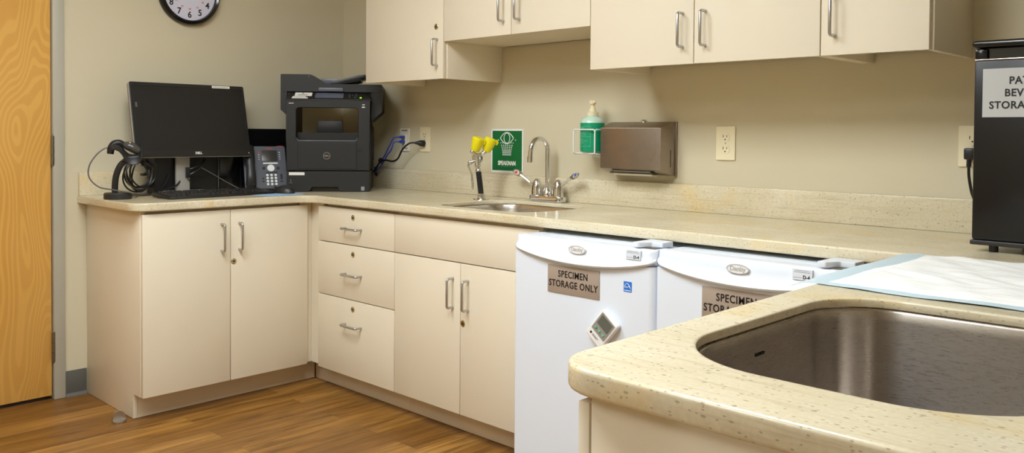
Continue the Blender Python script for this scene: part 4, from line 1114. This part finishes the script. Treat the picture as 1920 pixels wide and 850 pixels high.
ring2 = [(.0152 * math.cos(2 * PI * i / 36), .0152 * math.sin(2 * PI * i / 36)) for i in range(36)]
obj('maker_badge', MB().mesh(shape([ring, list(reversed(ring2))], .0012), Matrix.Translation((.1965, -.0036, .180)) @ RX).mesh(glyphs('DELL', .0105, fat=.0004), Matrix.Translation((.1965, -.0036, .180)) @ RX), M['nickel'], P, local=True)
obj('model_print', MB().box(.010, .024, -.0006, 0, .4395, .4425).box(.0255, .034, -.0006, 0, .4395, .4425).box(.371, .383, -.0006, 0, .4345, .4385).box(.369, .384, -.0006, 0, .4215, .427), M['paper'], bo, local=True)
obj('side_vent', MB().box(W_ - .001, W_ + .006, .21, .31, .11, .33).box(W_ + .006, W_ + .008, .215, .305, .15, .32), M['printer'], bo, local=True)
# sloping control panel
b = bmesh.new()
v8 = [(-.006, -.001, .455), (W_ + .008, -.001, .455), (W_ + .008, -.001, .462), (-.006, -.001, .462), (-.006, .085, .455), (W_ + .008, .085, .455), (.400, .085, .5035), (.012, .085, .5035)]
vs = [b.verts.new(v) for v in v8]
for f in ((0, 1, 2, 3), (3, 2, 6, 7), (0, 3, 7, 4), (1, 5, 6, 2), (4, 7, 6, 5), (0, 4, 5, 1)): b.faces.new([vs[i] for i in f])
bmesh.ops.recalc_face_normals(b, faces=b.faces); bmesh.ops.bevel(b, geom=list(b.edges), offset=.002, segments=2, profile=.5, affect='EDGES')
mb = MB(); mb.merge(b); cp = obj('control_panel', mb, M['printer'], P, local=True)
sl = math.atan2(.5035 - .462, .086)
PANEL = Matrix.Translation((0, 0, .4628)) @ Matrix.Rotation(sl, 4, 'X')        # local x, up the slope, normal
def on_panel(mb): return mb.xform(PANEL)
obj('panel_screen', on_panel(MB().box(.128, .282, .006, .078, 0, .0016, .0006)), M['black'], cp, local=True)
obj('touch_display', on_panel(MB().box(.136, .275, .010, .058, .0012, .0026).box(.136, .275, .064, .072, .0012, .0026)), M['pscreen'], cp, local=True)
obj('panel_label', on_panel(MB().box(.034, .118, .036, .078, .0002, .0012).box(.026, .092, .022, .031, .0002, .0012).box(.024, .102, .006, .017, .0002, .0012)), M['paper'], cp, local=True)
obj('label_print', on_panel(MB().box(.050, .096, .042, .052, .0011, .0016).box(.068, .078, .062, .074, .0011, .0016)), M['greyink'], cp, local=True)
pb = MB()
for i, (x, y) in enumerate(((.305, .066), (.305, .046), (.305, .028), (.320, .052), (.338, .066), (.338, .046))): pb.box(x - .003, x + .003, y - .004, y + .004, .0002, .0012)
obj('panel_buttons', on_panel(pb), M['printer2'], cp, local=True)
obj('start_button', on_panel(MB().lathe([(.006, .0002), (.005, .0014)], (.334, .024, 0), (0, 0, 1), 14)), M['green'], cp, local=True)
obj('status_light', on_panel(MB().lathe([(.0048, .0002), (.004, .0018)], (.362, .020, 0), (0, 0, 1), 14)), M['led'], cp, local=True)
# scanner bed and feeder
bed = [(-.004, .3755), (.0, .376), (.0, .455), (W_, .455), (W_, .36), (.420, .352), (.466, .404), (.466, .502), (-.040, .502), (-.040, .410)]
sb = [(-.040, .4565), (.466, .4565), (.466, .502), (-.040, .502)]
mbd = MB().prism(sb, 'y', .0865, D_ + .01)
mbd.prism([(-.040, .410), (-.0045, .378), (-.0045, .4565), (-.040, .4565)], 'y', .07, D_ + .01).prism([(W_ + .005, .354), (.466, .404), (.466, .4565), (W_ + .005, .4565)], 'y', .07, D_ + .01)
mbd.box(-.040, -.0085, .07, .0865, .4565, .502).box(W_ + .0095, .466, .07, .0865, .4565, .502)
obj('scanner_bed', mbd, M['printer'], P, local=True)
def sc(t): return t * t * (3 - 2 * t)
lidp = [(-.040, .503), (.466, .503), (.466, .538), (.462, .5425)] + [(.200 - .100 * t, .5425 + .0475 * sc(t)) for t in [i / 10 for i in range(11)]] + [(-.037, .590), (-.040, .587)]
ld = obj('document_feeder', MB().prism(lidp, 'y', .07, D_ + .01), M['printer'], P, local=True, angle=30)
obj('lid_grip', MB().box(.148, .272, .062, .0705, .5035, .524, .004), M['printer2'], ld, local=True)
obj('feeder_guide', MB().prism([(.150, .548), (.150, .577), (.235, .577), (.262, .563), (.262, .548)], 'y', .19, .21, bev=.001), M['printer2'], ld, local=True)
obj('paper_light', MB().box(.098, .101, .0685, .072, .575, .5905), M['printer2'], ld, local=True)
obj('feeder_tray', MB().prism([(.198, .545), (.215, .5585), (.345, .592), (.378, .5955), (.381, .578), (.355, .574), (.352, .562), (.30, .550), (.245, .5435)], 'y', .11, D_ - .05, bev=.0015), M['black'], ld, local=True)

# ------------------------------------------------------------------ render look
wd = bpy.data.worlds.new('World'); scene.world = wd; wd.use_nodes = True
wd.node_tree.nodes['Background'].inputs['Color'].default_value = (0.02, 0.02, 0.02, 1)
vs_ = scene.view_settings
vs_.view_transform = 'Standard'; vs_.look = 'None'; vs_.gamma = 1.0; vs_.use_curve_mapping = False
vs_.exposure = 0.97
scene.cycles.max_bounces = 10; scene.cycles.diffuse_bounces = 6; scene.cycles.glossy_bounces = 5
scene.cycles.use_denoising = True
scene.cycles.sample_clamp_indirect = 6.0
